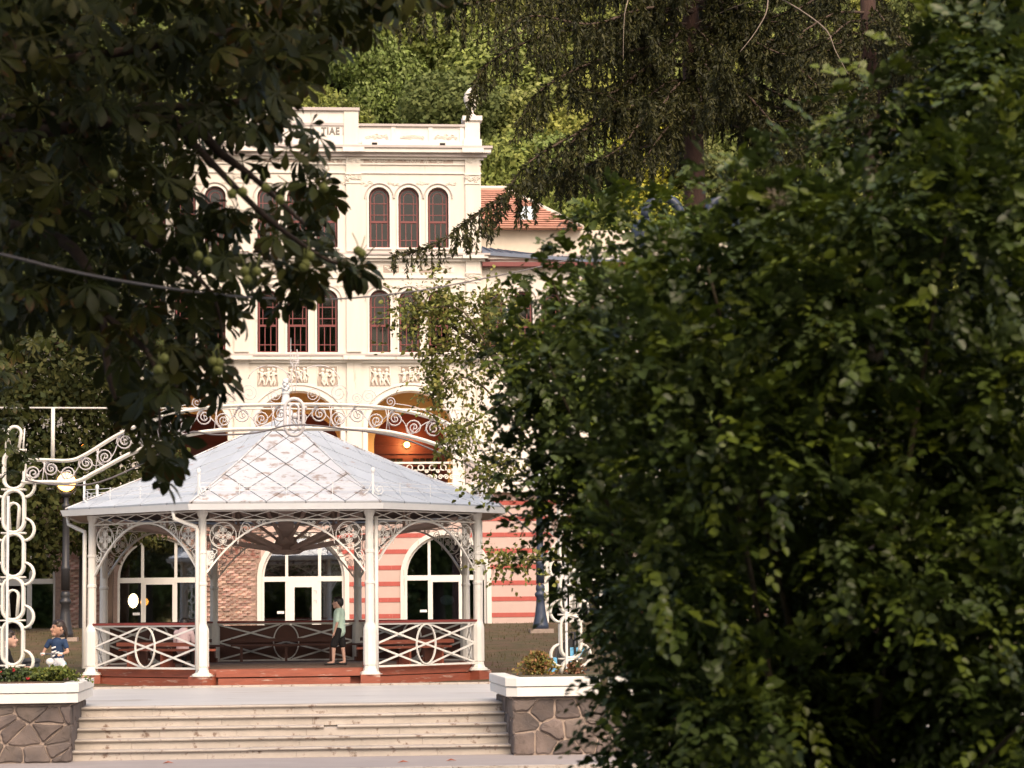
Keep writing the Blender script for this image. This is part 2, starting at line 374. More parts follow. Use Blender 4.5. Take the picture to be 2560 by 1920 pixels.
def stone_face(poly, inset, d, tf):    # a rounded stone of depth d
    cx = sum(p[0] for p in poly)/len(poly); cz = sum(p[1] for p in poly)/len(poly)
    Q = []                                # chamfer the corners
    for i in range(len(poly)):
        p, q = Vector(poly[i]), Vector(poly[(i+1) % len(poly)]); L = (q-p).length
        if L < .01: continue
        t = min(.3, .028/L); Q += [p.lerp(q, t), p.lerp(q, .5)+Vector((random.uniform(-.012, .012), random.uniform(-.012, .012))), p.lerp(q, 1-t)]
    n = len(Q); V = []
    for s, dd in ((inset, -.02), (inset+.004, d*.55), (inset+.03, d)):
        for q in Q:
            v = Vector((q.x-cx, q.y-cz)); L = max(v.length, .01); v *= max(.2, (L-s)/L); V.append(tf(cx+v.x, cz+v.y, dd+random.uniform(-.006, .006)*(dd > 0)))
    V.append(tf(cx, cz, d*1.1)); m = MB()
    return m.add(V, [(r*n+i, r*n+(i+1) % n, (r+1)*n+(i+1) % n, (r+1)*n+i) for r in range(2) for i in range(n)]+[(2*n+i, 2*n+(i+1) % n, 3*n) for i in range(n)])
def planter(sx, xin, xout, label):
    t = thing('planter', label, 'planter', ((xin+xout)/2, 40.6, 0))
    xa, xb = min(xin, xout), max(xin, xout); Y0, Y1 = 39.2, 42.2
    wl = obj('wall_core', MB().bx(xa+.02, xb-.02, Y0+.02, Y1, -.1, .915), 'stone_mortar', t)
    for p in voronoi(xa, xb, .0, .90, int((xb-xa)/.33), 3, .5):
        if len(p) > 2: obj('stone', stone_face(p, random.uniform(.007, .020), random.uniform(.012, .06), lambda x, z, d: (x, Y0+.02-d, z)), 'stone', wl)
    xi = xin; s = -1 if sx > 0 else 1
    for p in voronoi(Y0, Y1, .0, .90, 7, 3): obj('stone', stone_face(p, .012, random.uniform(.01, .03), lambda x, z, d: (xi-s*.02+s*d, x, z)), 'stone', wl)
    def ring(off, z0, z1, ch):
        a, b = xa-off, xb+off; c, d = Y0-off, Y1+off
        if sx > 0: P = [(a, c+ch), (a+ch*1.4, c), (b, c), (b, d), (a, d)]
        else: P = [(a, c), (b-ch*1.4, c), (b, c+ch), (b, d), (a, d)]
        n = 5; m = MB(); e = .012
        V = [(x, y, z0) for x, y in P]+[(x, y, z1-e) for x, y in P]+[(x+(e if x < (a+b)/2 else -e), y+(e if y < (c+d)/2 else -e), z1) for x, y in P]
        return m.add(V, [tuple(range(n))[::-1], tuple(range(2*n, 3*n))]+[(r*n+i, r*n+(i+1) % n, (r+1)*n+(i+1) % n, (r+1)*n+i) for r in range(2) for i in range(n)])
    obj('drip_course', MB().bx(xa-.005, xb+.005, Y0-.005, Y1, .916, .945), 'stone', t)
    obj('cap_band', ring(.10, .945, 1.095, .12), 'cap_white', t); obj('joint_band', ring(.075, 1.096, 1.108, .12), 'stone', t); obj('cap_band', ring(.115, 1.109, 1.25, .12), 'cap_white', t)
    obj('soil', MB().bx(xa+.15, xb-.15, Y0+.2, Y1-.1, 1.2, 1.262), 'earth', t)
    return t
planter(-1, -3.38, -8.4, 'white capped stone planter left of the stairs below the girl')
planter(1, 3.66, 8.8, 'white capped stone planter right of the stairs beside the dark bush')

# ---------------------------------------------------------------- white iron entrance arch
AY = 40.7
ar = thing('iron_arch', 'white wrought iron entrance arch with looped posts spanning the stairs', 'arch', (.16, AY, 1.25))
AXC = .16
def post_mesh():
    m = MB(); hb = MB(); rg = MB(); sr = {-1: MB(), 1: MB()}; il = []; zs = [(1.30, 1.50), (1.52, 2.24), (2.26, 2.95), (2.97, 3.68), (3.70, 4.40), (4.42, 5.05)]
    for dy in (-.10, .10):
        for i, (a, b) in enumerate(zs):
            if i == 0: m.tube(P3([(.165*math.cos(math.pi*k/8), 1.26+.24*math.sin(math.pi*k/8)) for k in range(9)], dy), .027, 7); continue
            m.tube(P3(stad(0, a, b, .168), dy), .027, 7, True)
            if i in (2, 4): il.append(MB()); il[-1].tube(P3([(.09*s if k else .065*s, z) for s, k, z in ((-1, 0, a+.05), (-1, 1, a+.4))]+[(.09*math.cos(math.pi-math.pi*k/6), a+.4+.09*math.sin(math.pi*k/6)) for k in range(1, 6)]+[(.09, a+.4), (.065, a+.05)], dy), .02, 6)
    for i, (a, b) in enumerate(zs[1:]):
        for dy in (-.10, .10): hb.tube([(-.2, dy, a-.01), (.2, dy, a-.01)], .017, 6)
        for sx in (-1, 1):
            if i < 5: sr[sx].tube([(sx*(.165+.17*math.sin(math.pi*k/10)), -.06, a+.03-.185*math.cos(math.pi*k/10)+.02) for k in range(11)], .023, 6); sr[sx].tube([(sx*(.165+.17*math.sin(math.pi*k/10)), .07, a+.03-.185*math.cos(math.pi*k/10)+.02) for k in range(11)], .023, 6)
    m.tube([(-.07, 0, 5.08), (-.11, 0, 5.35)]+[(.11*math.cos(math.pi-math.pi*k/8), 0, 5.35+.11*math.sin(math.pi*k/8)) for k in range(1, 8)]+[(.11, 0, 5.35), (.07, 0, 5.08)], .027, 7)
    hb.tube([(-.2, 0, 5.07), (.2, 0, 5.07)], .022, 6)
    for s in (-1, 1): hb.tube([(s*.14, 0, 5.07), (s*.165, 0, 5.43)], [.018, .012], 6)
    fb = MB().bx(-.10, -.06, -.15, -.11, 1.25, 4.3)
    return m.mesh('loop_post', 'iron_white', True), hb.mesh('cross_bar', 'iron_white', True), *[q_.mesh('inner_loop', 'iron_white', True) for q_ in il], sr[1].mesh('side_ring', 'iron_white', True), sr[-1].mesh('side_ring', 'iron_white', True), fb.mesh('flat_bar', 'gutter')
pm = post_mesh()
for x in (-4.47, 4.79):
    p = link('loop_post', pm[0], ar, (x, AY, 0)); p['base'] = (0., 0., 0.)
    for me in pm[1:]: o = link(me.name.split('.')[0], me, p); o.matrix_parent_inverse = Matrix()
def mir(pts): return pts+[(2*AXC-x, z) for x, z in reversed(pts[:-1])]
def smoothline(pts, n=6):        # catmull-rom
    out = []
    for i in range(len(pts)-1):
        p0, p1, p2, p3 = [Vector(pts[max(0, min(len(pts)-1, i+k))]) for k in (-1, 0, 1, 2)]
        for j in range(n):
            t = j/n; out.append(tuple(.5*((2*p1)+(p2-p0)*t+(2*p0-5*p1+4*p2-p3)*t*t+(3*p1-p0-3*p2+p3)*t**3)))
    return out+[tuple(pts[-1])]
px2 = lambda L: [(at(a, b, AY).x, at(a, b, AY).z) for a, b in L]
up = mir(smoothline(px2([(55, 1150), (110, 1150), (175, 1151), (215, 1136), (300, 1085), (400, 1043), (500, 1022), (600, 1014), (735, 1011)])))
lo = mir(smoothline(px2([(55, 1205), (120, 1205), (190, 1204), (240, 1180), (340, 1128), (450, 1092), (560, 1075), (735, 1072)])))
m = MB()
for dy in (-.11, .11): m.tube(P3(up, AY+dy), .024, 7)
obj('upper_rail', m, 'iron_white', ar, True)
m = MB()
for dy in (-.11, .11): m.tube(P3(lo, AY+dy), .028, 7)
obj('lower_rail', m, 'iron_white', ar, True)
def interp(L, x):
    for (a, za), (b, zb) in zip(L, L[1:]):
        if (a-x)*(b-x) <= 0 and abs(b-a) > 1e-6: return za+(zb-za)*(x-a)/(b-a)
    return L[0][1]
m = MB(); x = -4.15
k = 0
while x < 4.5:                     # running scrolls between the two rails
    zl, zu = interp(lo, x), interp(up, x); g = zu-zl; r = max(.1, g*.36); zc = (zl+zu)/2
    for dy in (-.09, .0):
        m.tube(P3(spiral(x, zc+(.04 if k % 2 else -.04), r, 2.1, math.pi*.5*(1 if k % 2 else -1), 1 if k % 2 else -1), AY+dy), .010, 5)
    x2 = x+r*2.2; z2 = (interp(lo, min(x2, 4.5))+interp(up, min(x2, 4.5)))/2
    m.tube(P3(smoothline([(x-r, zc), (x-r*.3, zc+(r if k % 2 else -r)), (x+r*.9, zc), (x2-r*.4, z2+(-r if k % 2 else r)), (x2, z2)], 5), AY-.05), .009, 5)
    if k % 3 == 0: m.bar((x+r*1.1, AY-.1, interp(lo, x+r*1.1)), (x+r*1.1+.05, AY-.1, interp(up, x+r*1.1)), .016, .016, (0, 1, 0)); m.bar((x+r*1.1+.08, AY+.1, interp(lo, x+r*1.1)), (x+r*1.1+.0, AY+.1, interp(up, x+r*1.1)), .016, .016, (0, 1, 0))
    x = x2; k += 1
obj('scrollwork', m, 'iron_grey', ar, True)
m = MB()                          # crest above the middle
for s in (-1, 1):
    for dx, r, tn in ((.32, .13, 2.2), (.75, .17, 2.3), (1.05, .10, 2), (1.25, .14, 2.2), (1.62, .09, 1.8)):
        cx = AXC+s*dx; zc = interp(up, cx)+r+.03
        m.tube(P3(spiral(cx, zc, r, tn, -math.pi/2, s), AY), .008, 5)
    m.tube(P3([(AXC+s*(.42-.36*math.cos(a)), 6.18+.30*math.sin(a)) for a in np.linspace(0, 2.9, 14)], AY), .008, 5)
    m.tube(P3(smoothline([(AXC+s*.02, 6.05), (AXC+s*.05, 6.25), (AXC+s*.02, 6.45), (AXC+s*.06, 6.56), (AXC+s*.05, 6.75)], 5), AY), .009, 5)
    m.tube(P3(smoothline([(AXC+s*1.7, interp(up, AXC+s*1.7)+.1), (AXC+s*2.1, interp(up, AXC+s*2.1)+.1), (AXC+s*2.6, interp(up, AXC+s*2.6)+.04)], 5), AY), .007, 5)
for z in (6.48, 6.52, 6.56): m.tube([(AXC-.07, AY, z), (AXC+.09, AY, z)], .007, 5)
for dx in (-.06, -.02, .03, .08): m.tube([(AXC+dx, AY, 6.45), (AXC+dx, AY, 6.66)], .006, 5)
m.tube([(AXC-.06, AY, 6.5), (AXC-.05, AY, 6.95)], [.008, .003], 5)
obj('crest', m, 'iron_grey', ar, True)
m = MB(); z0, z1 = at(735, 1090, AY).z, at(735, 998, AY).z
for dy in (-.13, -.04): m.tube(P3(stad(AXC, z0, z1, .155), AY+dy), .03, 7, True)
m.tube(P3(stad(AXC, z0+.09, z1-.09, .075), AY-.13), .02, 7, True); m.ell((AXC+.01, AY-.1, (z0+z1)/2+.02), (.055, .05, .055))
for q in ((-.17, z0+.1), (.17, z0+.1), (.19, z1-.15)): m.ell((AXC+q[0], AY-.12, q[1]), .03)
obj('medallion', m, 'iron_grey', ar, True)
m = MB(); a = at(-60, 1019, AY+.3); b = at(1190, 1024, AY+.3); m.tube([a, (a+b)/2-Vector((0, 0, .0)), b], .016, 6); v = at(133, 1030, AY+.3)
m.bx(v.x-.03, v.x+.03, AY+.26, AY+.30, interp(up, v.x), a.z+(b.z-a.z)*.15); v = at(1180, 1030, AY+.3); m.bx(v.x-.03, v.x+.03, AY+.26, AY+.30, interp(up, v.x), b.z)
obj('tie_bar', m, 'iron_white', ar, True)
m = MB(); cab = smoothline([tuple(p) for p in [at(62, 1200, AY-.25), at(140, 1212, AY-.25), at(250, 1205, AY-.25), at(390, 1140, AY-.25), at(470, 1082, AY-.15), at(540, 1087, AY-.25), at(640, 1082, AY-.25), at(735, 1062, AY-.25), at(860, 1072, AY-.2), at(990, 1092, AY-.2), at(1090, 1128, AY-.2), at(1180, 1168, AY-.2), at(1215, 1205, AY-.2), at(1240, 1250, AY-.2), at(1330, 1330, AY-.2)]], 5)
tag(obj('lighting_cable', m.tube(cab, .016, 6), 'cable', None, True), 'black electric cable slung along the white iron arch', 'cable')
m = MB(); m.tube(smoothline([tuple(at(a, b, y)) for a, b, y in ((-900, 380, 9), (-400, 540, 10.5), (0, 635, 11.7), (200, 683, 12.2), (430, 722, 13.2), (640, 744, 15), (850, 747, 17.5), (1050, 726, 20), (1240, 690, 22.5), (1400, 655, 25), (1800, 560, 31), (2400, 400, 40))], 6), .0075, 6)
tag(obj('overhead_wire', m, 'cable_grey', None, True), 'thin grey overhead wire sagging across the front of the cream building', 'wire')

# ---------------------------------------------------------------- the octagonal pavilion
GX, GY = .03, 54.15; AP = 4.13; SD = AP*2*math.tan(R(22.5))
gz0 = thing('garden_pavilion', 'white octagonal iron pavilion with bluish diamond tiled roof before the building', 'pavilion', (GX, GY, .9))
GL = (GX, GY, 0)
def bay(name, me, k, parent=gz0):
    o = link(name, me, parent, GL, R(45*k))
    return o
m = MB(); n = 8; oc = lambda r, z, o=R(22.5): [(r/math.cos(R(22.5))*math.cos(o+R(45*i)), r/math.cos(R(22.5))*math.sin(o+R(45*i)), z) for i in range(8)]
m.add(oc(3.98, .7)+oc(3.98, 1.165), [tuple(range(8))[::-1], tuple(range(8, 16))]+[(i, (i+1) % 8, (i+1) % 8+8, i+8) for i in range(8)])
bay('floor_base', m.mesh('floor_base', 'dark_wood'), 0)
m = MB()
for i in range(26):
    y = -3.9+i*.3; hw = min(3.9, (3.95-abs(y+.15)*.414/1)*1.0 if abs(y+.15) > 1.64 else 3.9); hw = 3.9 if abs(y+.15) < 1.6 else 3.9-(abs(y+.15)-1.6)
    m.bx(-hw, hw, y+.005, y+.295, 1.166, 1.2)
fl = bay('floor_boards', m.mesh('floor_boards', 'floor_wood'), 0); fl['kind'] = 'stuff'
hw = 4.0*math.tan(R(22.5))
fu = MB().bx(-hw, hw, -4.03, -3.985, 1.03, 1.2).mesh('fascia_board', 'red_wood'); fd = MB().bx(-hw-.02, hw+.02, -4.08, -4.035, .80, 1.01).mesh('fascia_board', 'red_wood')
for k in range(8): bay('fascia_board', fu, k); bay('fascia_board', fd, k)
bay('step_board', MB().bx(-1.42, 1.5, -4.26, -4.09, 1.04, 1.19).mesh('step_board', 'red_wood'), 0); bay('step_board', MB().bx(-1.38, 1.3, -4.32, -4.09, .83, 1.015).mesh('step_board', 'red_wood'), 0)
cx, cy = SD/2, -AP
pl = MB().bx(cx-.2, cx+.2, cy-.2, cy+.2, .6, 1.06).mesh('plinth', 'red_wood')
cm = MB().lathe([(.21, 1.075), (.21, 1.10), (.15, 1.13), (.13, 1.19), (.125, 1.24), (.14, 1.26), (.14, 1.98), (.13, 2.03), (.095, 2.12), (.092, 2.9), (.105, 2.92), (.105, 2.96), (.09, 2.98), (.088, 3.55), (.1, 3.56), (.1, 3.6), (.086, 3.62), (.082, 4.3), (.11, 4.36), (.12, 4.44)], (cx, cy, 0), 10).mesh('column', 'white_paint')
fp = MB().lathe([(.25, 1.06), (.25, 1.074), (.17, 1.076)], (cx, cy, 0), 8).mesh('base_plate', 'white_paint')
for k in range(8):
    c = bay('column', cm, k); bay('plinth', pl, k); bay('base_plate', fp, k)
# arch, frieze, scrollwork of one bay
hb = SD/2-.09
m = MB(); ap = [(hb*t, 3.17+1.06*(1-abs(t)**2.15)) for t in np.linspace(-1, 1, 33)]
for (x0, z0), (x1, z1) in zip(ap, ap[1:]): m.bar((x0, -AP, z0), (x1, -AP, z1), .05, .035, (0, 0, 1) if abs(x1-x0) > .02 else (1, 0, 0))
for s in (-1, 1): m.bx(min(s*hb, s*(hb+.02)), max(s*hb, s*(hb+.02)), -AP-.02, -AP+.02, 3.14, 3.20); m.bar((s*(hb+.0), -AP, 3.16), (s*(SD/2-.05), -AP, 3.16), .04, .03)
archm = m.mesh('bay_arch', 'white_paint')
m = MB()
for z in (4.245, 4.43): m.bx(-SD/2+.08, SD/2-.08, -AP-.015, -AP+.015, z-.014, z+.014)
nd = 5; wd = (SD-.18)/nd
for i in range(nd):
    x = -SD/2+.09+i*wd
    m.bar((x, -AP-.004, 4.25), (x+wd, -AP-.004, 4.425), .016, .016); m.bar((x, -AP+.013, 4.425), (x+wd, -AP+.013, 4.25), .016, .016)
    m.bar((x-.0, -AP+.02, 4.25), (x+wd*.5, -AP+.02, 4.34), .012, .012)
frm = m.mesh('lattice_frieze', 'white_paint')
scms = []
for s in (-1, 1):
    m = MB(); cxx, cz = s*(SD/2-.42), 3.93
    tb = lambda pts, r=.009: m.tube(P3(pts, -AP), r, 5)
    m.tube(P3(circ(cxx, cz, .27, n=24), -AP), .010, 5, True)
    for a in range(4):
        t = R(45+90*a); hx, hz = cxx+.135*math.cos(t), cz+.135*math.sin(t)
        m.tube(P3(circ(hx, hz, .115, n=14), -AP), .008, 5, True)
    for a in range(8):
        t = R(22.5+45*a); tb(spiral(cxx+.12*math.cos(t), cz+.12*math.sin(t), .048, 1.6, t, 1 if a % 2 else -1), .008)
    tb(smoothline([(s*(SD/2-.72), 3.75), (s*(SD/2-.76), 4.0), (s*(SD/2-.85), 4.2), (s*(SD/2-1.0), 4.2)]))
    tb(spiral(s*(SD/2-.88), 4.06, .12, 1.9, math.pi/2, s))
    tb(spiral(s*(SD/2-1.15), 4.185, .045, 1.5, math.pi, s)); tb(spiral(s*(SD/2-1.25), 4.19, .04, 1.5, 0, -s))
    tb(spiral(s*(SD/2-.2), 3.52, .085, 1.8, math.pi/2, -s)); tb(spiral(s*(SD/2-.17), 3.34, .05, 1.6, math.pi/2, s))
    tb(smoothline([(s*(SD/2-.1), 3.2), (s*(SD/2-.13), 3.4), (s*(SD/2-.3), 3.6), (s*(SD/2-.2), 3.66)]))
    scms.append(m.mesh('scroll_bracket', 'white_paint'))
for k in range(8): a = bay('bay_arch', archm, k); bay('lattice_frieze', frm, k); [bay('scroll_bracket', q_, k) for q_ in scms]
# railing
rw = SD/2-.1; z0, z1 = 1.235, 2.07
hr = MB().bx(-rw-.02, rw+.02, -AP-.05, -AP+.05, 2.105, 2.15).mesh('handrail', 'rail_red'); 
m = MB()
m.bx(-rw, rw, -AP-.025, -AP+.025, z1, z1+.034); m.bx(-rw, rw, -AP-.025, -AP+.025, z0-.04, z0)
zm = (z0+z1)/2
for i, (p, q) in enumerate((((-rw, z1), (rw, z0)), ((-rw, z0), (rw, z1)), ((-rw, zm), (-.14, z1)), ((-rw, zm), (-.14, z0)), ((rw, zm), (.14, z1)), ((rw, zm), (.14, z0)))):
    m.bar((p[0], -AP+.004*i-.012, p[1]), (q[0], -AP+.004*i-.012, q[1]), .012, .04, (0, 0, 1))
e = circ(0, zm, .30, (z1-z0)/2, 28)
for i in range(28): p, q = e[i], e[(i+1) % 28]; m.bar((p[0], -AP-.022, p[1]), (q[0], -AP-.022, q[1]), .03, .032, (0, 1, 0))
rlm = m.mesh('railing', 'white_paint')
for k in range(1, 8): r_ = bay('railing', rlm, k); o = bay('handrail', hr, k)
wpm = MB().bx(-rw, rw, -AP-.09, -AP-.06, 1.2, 2.05).mesh('dark_panel', 'dark_wood')  # dark sheets added outside the railings of the back bays
for k in (3, 4, 5): bay('dark_panel', wpm, k)
# roof
EA, EZ, TA, TZ = 4.66, 4.575, .16, 6.62
slope = math.hypot(EA-TA, TZ-EZ); he, ht = EA*math.tan(R(22.5)), TA*math.tan(R(22.5))
nrm = Vector((0, -(TZ-EZ), EA-TA)).normalized()
def onroof(s, t, h): y = -EA+(EA-TA)*t/slope; z = EZ+(TZ-EZ)*t/slope-.05*math.sin(math.pi*t/slope); return (s+nrm.x*h, y+nrm.y*h, z+nrm.z*h)
tri = [(-he, 0), (he, 0), (ht, slope), (-ht, slope)]
rb = MB(); nst = 8
for h, rev in ((-.02, False), (-.055, True)):
    V = []
    for i in range(nst+1): t = slope*i/nst; w_ = he+(ht-he)*i/nst; V += [onroof(-w_, t, h), onroof(w_, t, h)]
    rb.add(V, [((2*i, 2*i+1, 2*i+3, 2*i+2) if not rev else (2*i+2, 2*i+3, 2*i+1, 2*i)) for i in range(nst)], 1 if rev else 0)
rbm = rb.mesh('roof_deck', ['roof_under', 'soffit_wood'])
TWd, THt = .80, slope/3.25
tiles = []
for r_ in range(-1, 8):
    for c_ in range(-4, 5):
        cxx = c_*TWd+(TWd/2 if r_ % 2 else 0); ct = r_*THt/2
        P = [(cxx, ct-THt/2), (cxx+TWd/2, ct), (cxx, ct+THt/2), (cxx-TWd/2, ct)]
        P = clip(P, 0, -1, 0); 
        if len(P) > 2: P = clip(P, 0, 1, slope)
        sl_ = (he-ht)/slope
        if len(P) > 2: P = clip(P, 1, sl_, he-.02)
        if len(P) > 2: P = clip(P, -1, sl_, he-.02)
        if len(P) < 3: continue
        ar_ = abs(sum(P[i][0]*P[(i+1) % len(P)][1]-P[(i+1) % len(P)][0]*P[i][1] for i in range(len(P))))/2
        if ar_ < .01: continue
        gx_ = sum(p[0] for p in P)/len(P); gt_ = sum(p[1] for p in P)/len(P)
        P2 = []
        for p in P: v = Vector((p[0]-gx_, p[1]-gt_)); L = v.length; v *= max(.3, (L-.017)/L); P2.append((gx_+v.x, gt_+v.y))
        n = len(P2); tm = MB(); hh = lambda p: .022-.016*(p[1]-gt_)/THt+random.uniform(-.003, .003)
        V = [onroof(p[0], p[1], -.015) for p in P2]+[onroof(p[0], p[1], hh(p)) for p in P2]
        tm.add(V, [tuple(range(n))[::-1], tuple(range(n, 2*n))]+[(i, (i+1) % n, (i+1) % n+n, i+n) for i in range(n)]); tiles.append(tm)
tmesh = [t.mesh('roof_tile', 'roof_paint') for t in tiles]; tmesh_w = [t.mesh('roof_tile', 'roof_paint_worn') for t in tiles]
allb = MB()
for t in tiles: allb.add(t.v, t.f)
backm = allb.mesh('roof_tiles', 'roof_paint')
hm = MB().tube([onroof(he, -.02, .02), onroof((he+ht)/2, slope/2, .02), onroof(ht, slope, .02)], .022, 5).mesh('hip_ridge', 'roof_paint_worn')
for k in range(8):
    d = bay('roof_deck', rbm, k); d['base'] = (0., 0., 0.); bay('hip_ridge', hm, k)
    if k in (0, 1, 2, 6, 7):
        for me in (tmesh_w if k == 0 else tmesh): o = link('roof_tile', me, d); o.matrix_parent_inverse = Matrix()
    else: o = link('roof_tiles', backm, d); o.matrix_parent_inverse = Matrix(); o['kind'] = 'stuff'
hg = 4.74*math.tan(R(22.5))
m = MB(); m.add([(-hg, -4.74, 4.43), (hg, -4.74, 4.43), (hg+.02, -4.79, 4.555), (-hg-.02, -4.79, 4.555), (-hg+.03, -4.66, 4.43), (hg-.03, -4.66, 4.43), (hg-.03, -4.70, 4.55), (-hg+.03, -4.70, 4.55)], [(0, 1, 2, 3), (0, 4, 5, 1), (3, 2, 6, 7), (4, 7, 6, 5)])
gm = m.mesh('gutter', 'gutter')
m = MB().add([(-hg+.02, -4.66, 4.44), (hg-.02, -4.66, 4.44), (SD/2-.05, -AP-.02, 4.46), (-SD/2+.05, -AP-.02, 4.46)], [(0, 1, 2, 3)]); sfm = m.mesh('eave_soffit', 'soffit_wood')
# snow rails on the eaves and corner ornaments
m = MB(); rr = 4.30; hr_ = rr*math.tan(R(22.5)); zb = EZ+(TZ-EZ)*(EA-rr)/(EA-TA)
for dz in (.10, .18, .26): m.tube([(-hr_, -rr, zb+dz), (hr_, -rr, zb+dz)], .006, 5)
for s in (-.95, 0, .95): m.tube([(s, -rr, zb-.0), (s, -rr, zb+.28)], .009, 5)
srm = m.mesh('snow_rail', 'gutter')
m = MB(); cxx, cyy = hr_, -rr; m.bx(cxx-.022, cxx+.022, cyy-.022, cyy+.022, zb-.02, zb+.46); m.ell((cxx, cyy, zb+.5), (.045, .045, .07)); m.tube(P3(spiral(cxx+.13, zb+.1, .11, 1.5, math.pi, 1), cyy), .012, 5); m.tube([(cxx-.22, cyy, zb-.02), (cxx-.1, cyy, zb+.08), (cxx, cyy, zb+.3)], .012, 5); m.tube([(cxx+.2, cyy+.1, zb-.05), (cxx+.1, cyy, zb+.05), (cxx, cyy, zb+.25)], .012, 5)
com = m.mesh('corner_ornament', 'gutter')
for k in range(8): g_ = bay('gutter', gm, k); bay('eave_soffit', sfm, k); bay('snow_rail', srm, k); bay('corner_ornament', com, k)
for k in (7, 6):        # downspouts at two columns
    cxx, cyy = SD/2+.02, -AP-.16; x0 = cxx-.30
    m = MB().tube([(x0, -4.68, 4.46), (x0, -4.66, 4.28), (cxx-.03, cyy-.0, 4.10), (cxx, cyy, 4.02), (cxx, cyy, 1.2)], .045, 8); bay('downspout', m.mesh('downspout', 'white_paint', True), k)
for k in (0, 1, 2):
    m = MB().tube([(SD/2+.14, -AP+.02, 4.3), (SD/2+.14, -AP+.02, 1.1)], .042, 8); bay('downspout', m.mesh('downspout', 'white_paint', True), k)
# truss under the roof
m = MB(); m.bx(-.17, .17, -.17, .17, 3.85, 6.2); bay('king_post', m.mesh('king_post', 'soffit_wood'), 0)
m = MB().lathe([(.20, 4.02), (.26, 3.86), (.42, 3.72), (.30, 3.64), (.06, 3.62)], (0, 0, 0), 8); bay('hub', m.mesh('hub', 'soffit_wood'), 0)
m = MB().bx(-.2, .2, -.2, .2, 4.86, 4.95); bay('collar', m.mesh('collar', 'black_plastic'), 0)
sm1 = MB().bar((.33, 0, 3.74), (AP-.1, 0, 4.34), .10, .09).mesh('strut', 'soffit_wood'); sm2 = MB().bar((.2, 0, 3.95), (2.3, 0, 5.45), .05, .05).mesh('strut', 'soffit_wood'); sm3 = MB().bar((2.9, 0, 4.17), (2.9, 0, 5.2), .05, .05).mesh('strut', 'soffit_wood')
for k in range(8): link('strut', sm1, gz0, GL, R(22.5+45*k)); link('strut', sm2, gz0, GL, R(22.5+45*k)); link('strut', sm3, gz0, GL, R(22.5+45*k))
m = MB().lathe([(.30, 6.52), (.26, 6.62), (.17, 6.75), (.12, 6.95), (.085, 7.15), (.075, 7.22), (.10, 7.24), (.05, 7.28), (.02, 7.30)], (0, 0, 0), 10)
fi = bay('finial', m.mesh('finial', 'gutter', True), 0); fi['base'] = (0., 0., 0.)
m = MB()
for i in range(14): a = i*2.4; m.ell((.07*math.cos(a)*(1-i/20), .07*math.sin(a), 7.28+i*.019), (.05, .05, .045), 6, 5)
o = link('finial_leaves', m.mesh('finial_leaves', 'gutter', True), fi); o.matrix_parent_inverse = Matrix()
# small notice box on the front left column
o = bay('meter_box', MB().bx(-SD/2+.06, -SD/2+.22, -AP+.03, -AP+.13, 3.32, 3.62).mesh('meter_box', 'gutter'), 0)
# red benches along the railings
LB = {7: 'red wooden bench along the left front railing of the pavilion', 1: 'red wooden bench along the right front railing of the pavilion', 3: 'dark bench along the right back railing of the pavilion', 4: 'dark bench along the middle back railing of the pavilion', 5: 'dark bench along the left back railing of the pavilion'}
bs = MB().bx(-1.3, 1.3, -3.74, -3.36, 1.56, 1.605); bl = [MB().bx(x-.03, x+.03, -3.70, -3.40, 1.2, 1.56).bx(x-.03, x+.03, -3.38, -3.33, 1.2, 1.3) for x in (-1.05, 0, 1.05)]; bb = MB().bx(-1.3, 1.3, -3.80, -3.765, 1.66, 1.74)
for ma in ('red_wood', 'dark_wood'):
    ms_ = [bs.mesh('seat', ma), *[b.mesh('leg', ma) for b in bl], bb.mesh('back_slat', ma)]
    for k, lb in LB.items():
        if (k in (7, 1)) != (ma == 'red_wood'): continue
        t = thing('bench', lb, 'bench', (GX+3.55*math.sin(R(45*k)), GY-3.55*math.cos(R(45*k)), 1.2), 'benches inside the pavilion')
        for me in ms_: link(me.name.split('.')[0], me, t, GL, R(45*k))

# ---------------------------------------------------------------- the cream building
FY = 80.0; GFY = 77.0
zf = lambda y: at(884, y, FY).z
bd = thing('building', 'cream three storey spa building with arched dark red windows', 'building', (.5, 82, 1.3))
BC = [-3.27, .44, 4.15]; PX = [-5.42, -1.41, 2.30, 6.29]; XL, XR = -5.7, 6.58
def archpts(cx, hw, zsp, rise, n=18, p=2.0): return [(cx-hw*math.cos(math.pi*i/n), zsp+rise*math.sin(math.pi*i/n)**(2/p)) for i in range(n+1)]
def wall_arch(m, x0, x1, z0, z1, y, ops, depth, mi=0, mr=None, n=18):
    mr = mi if mr is None else mr; X = x0
    def q(a, b, c, d):
        if b-a > 1e-5: m.add([(a, y, c), (b, y, c), (b, y, d), (a, y, d)], [(0, 1, 2, 3)], mi)
    for cx, hw, zs, zsp, rise in sorted(ops):
        q(X, cx-hw, z0, z1); q(cx-hw, cx+hw, z0, zs) if zs > z0 else None
        P = archpts(cx, hw, zsp, rise, n)
        for (a, za), (b, zb) in zip(P, P[1:]): m.add([(a, y, za), (b, y, zb), (b, y, z1), (a, y, z1)], [(0, 1, 2, 3)], mi)
        out = [(cx-hw, zs)]+P+[(cx+hw, zs)]; k = len(out)
        m.add([(a, y, z) for a, z in out]+[(a, y+depth, z) for a, z in out], [(i, i+k, i+1+k, i+1) for i in range(k-1)]+[(k-1, 2*k-1, k, 0)], mr); X = cx+hw
    q(X, x1, z0, z1)
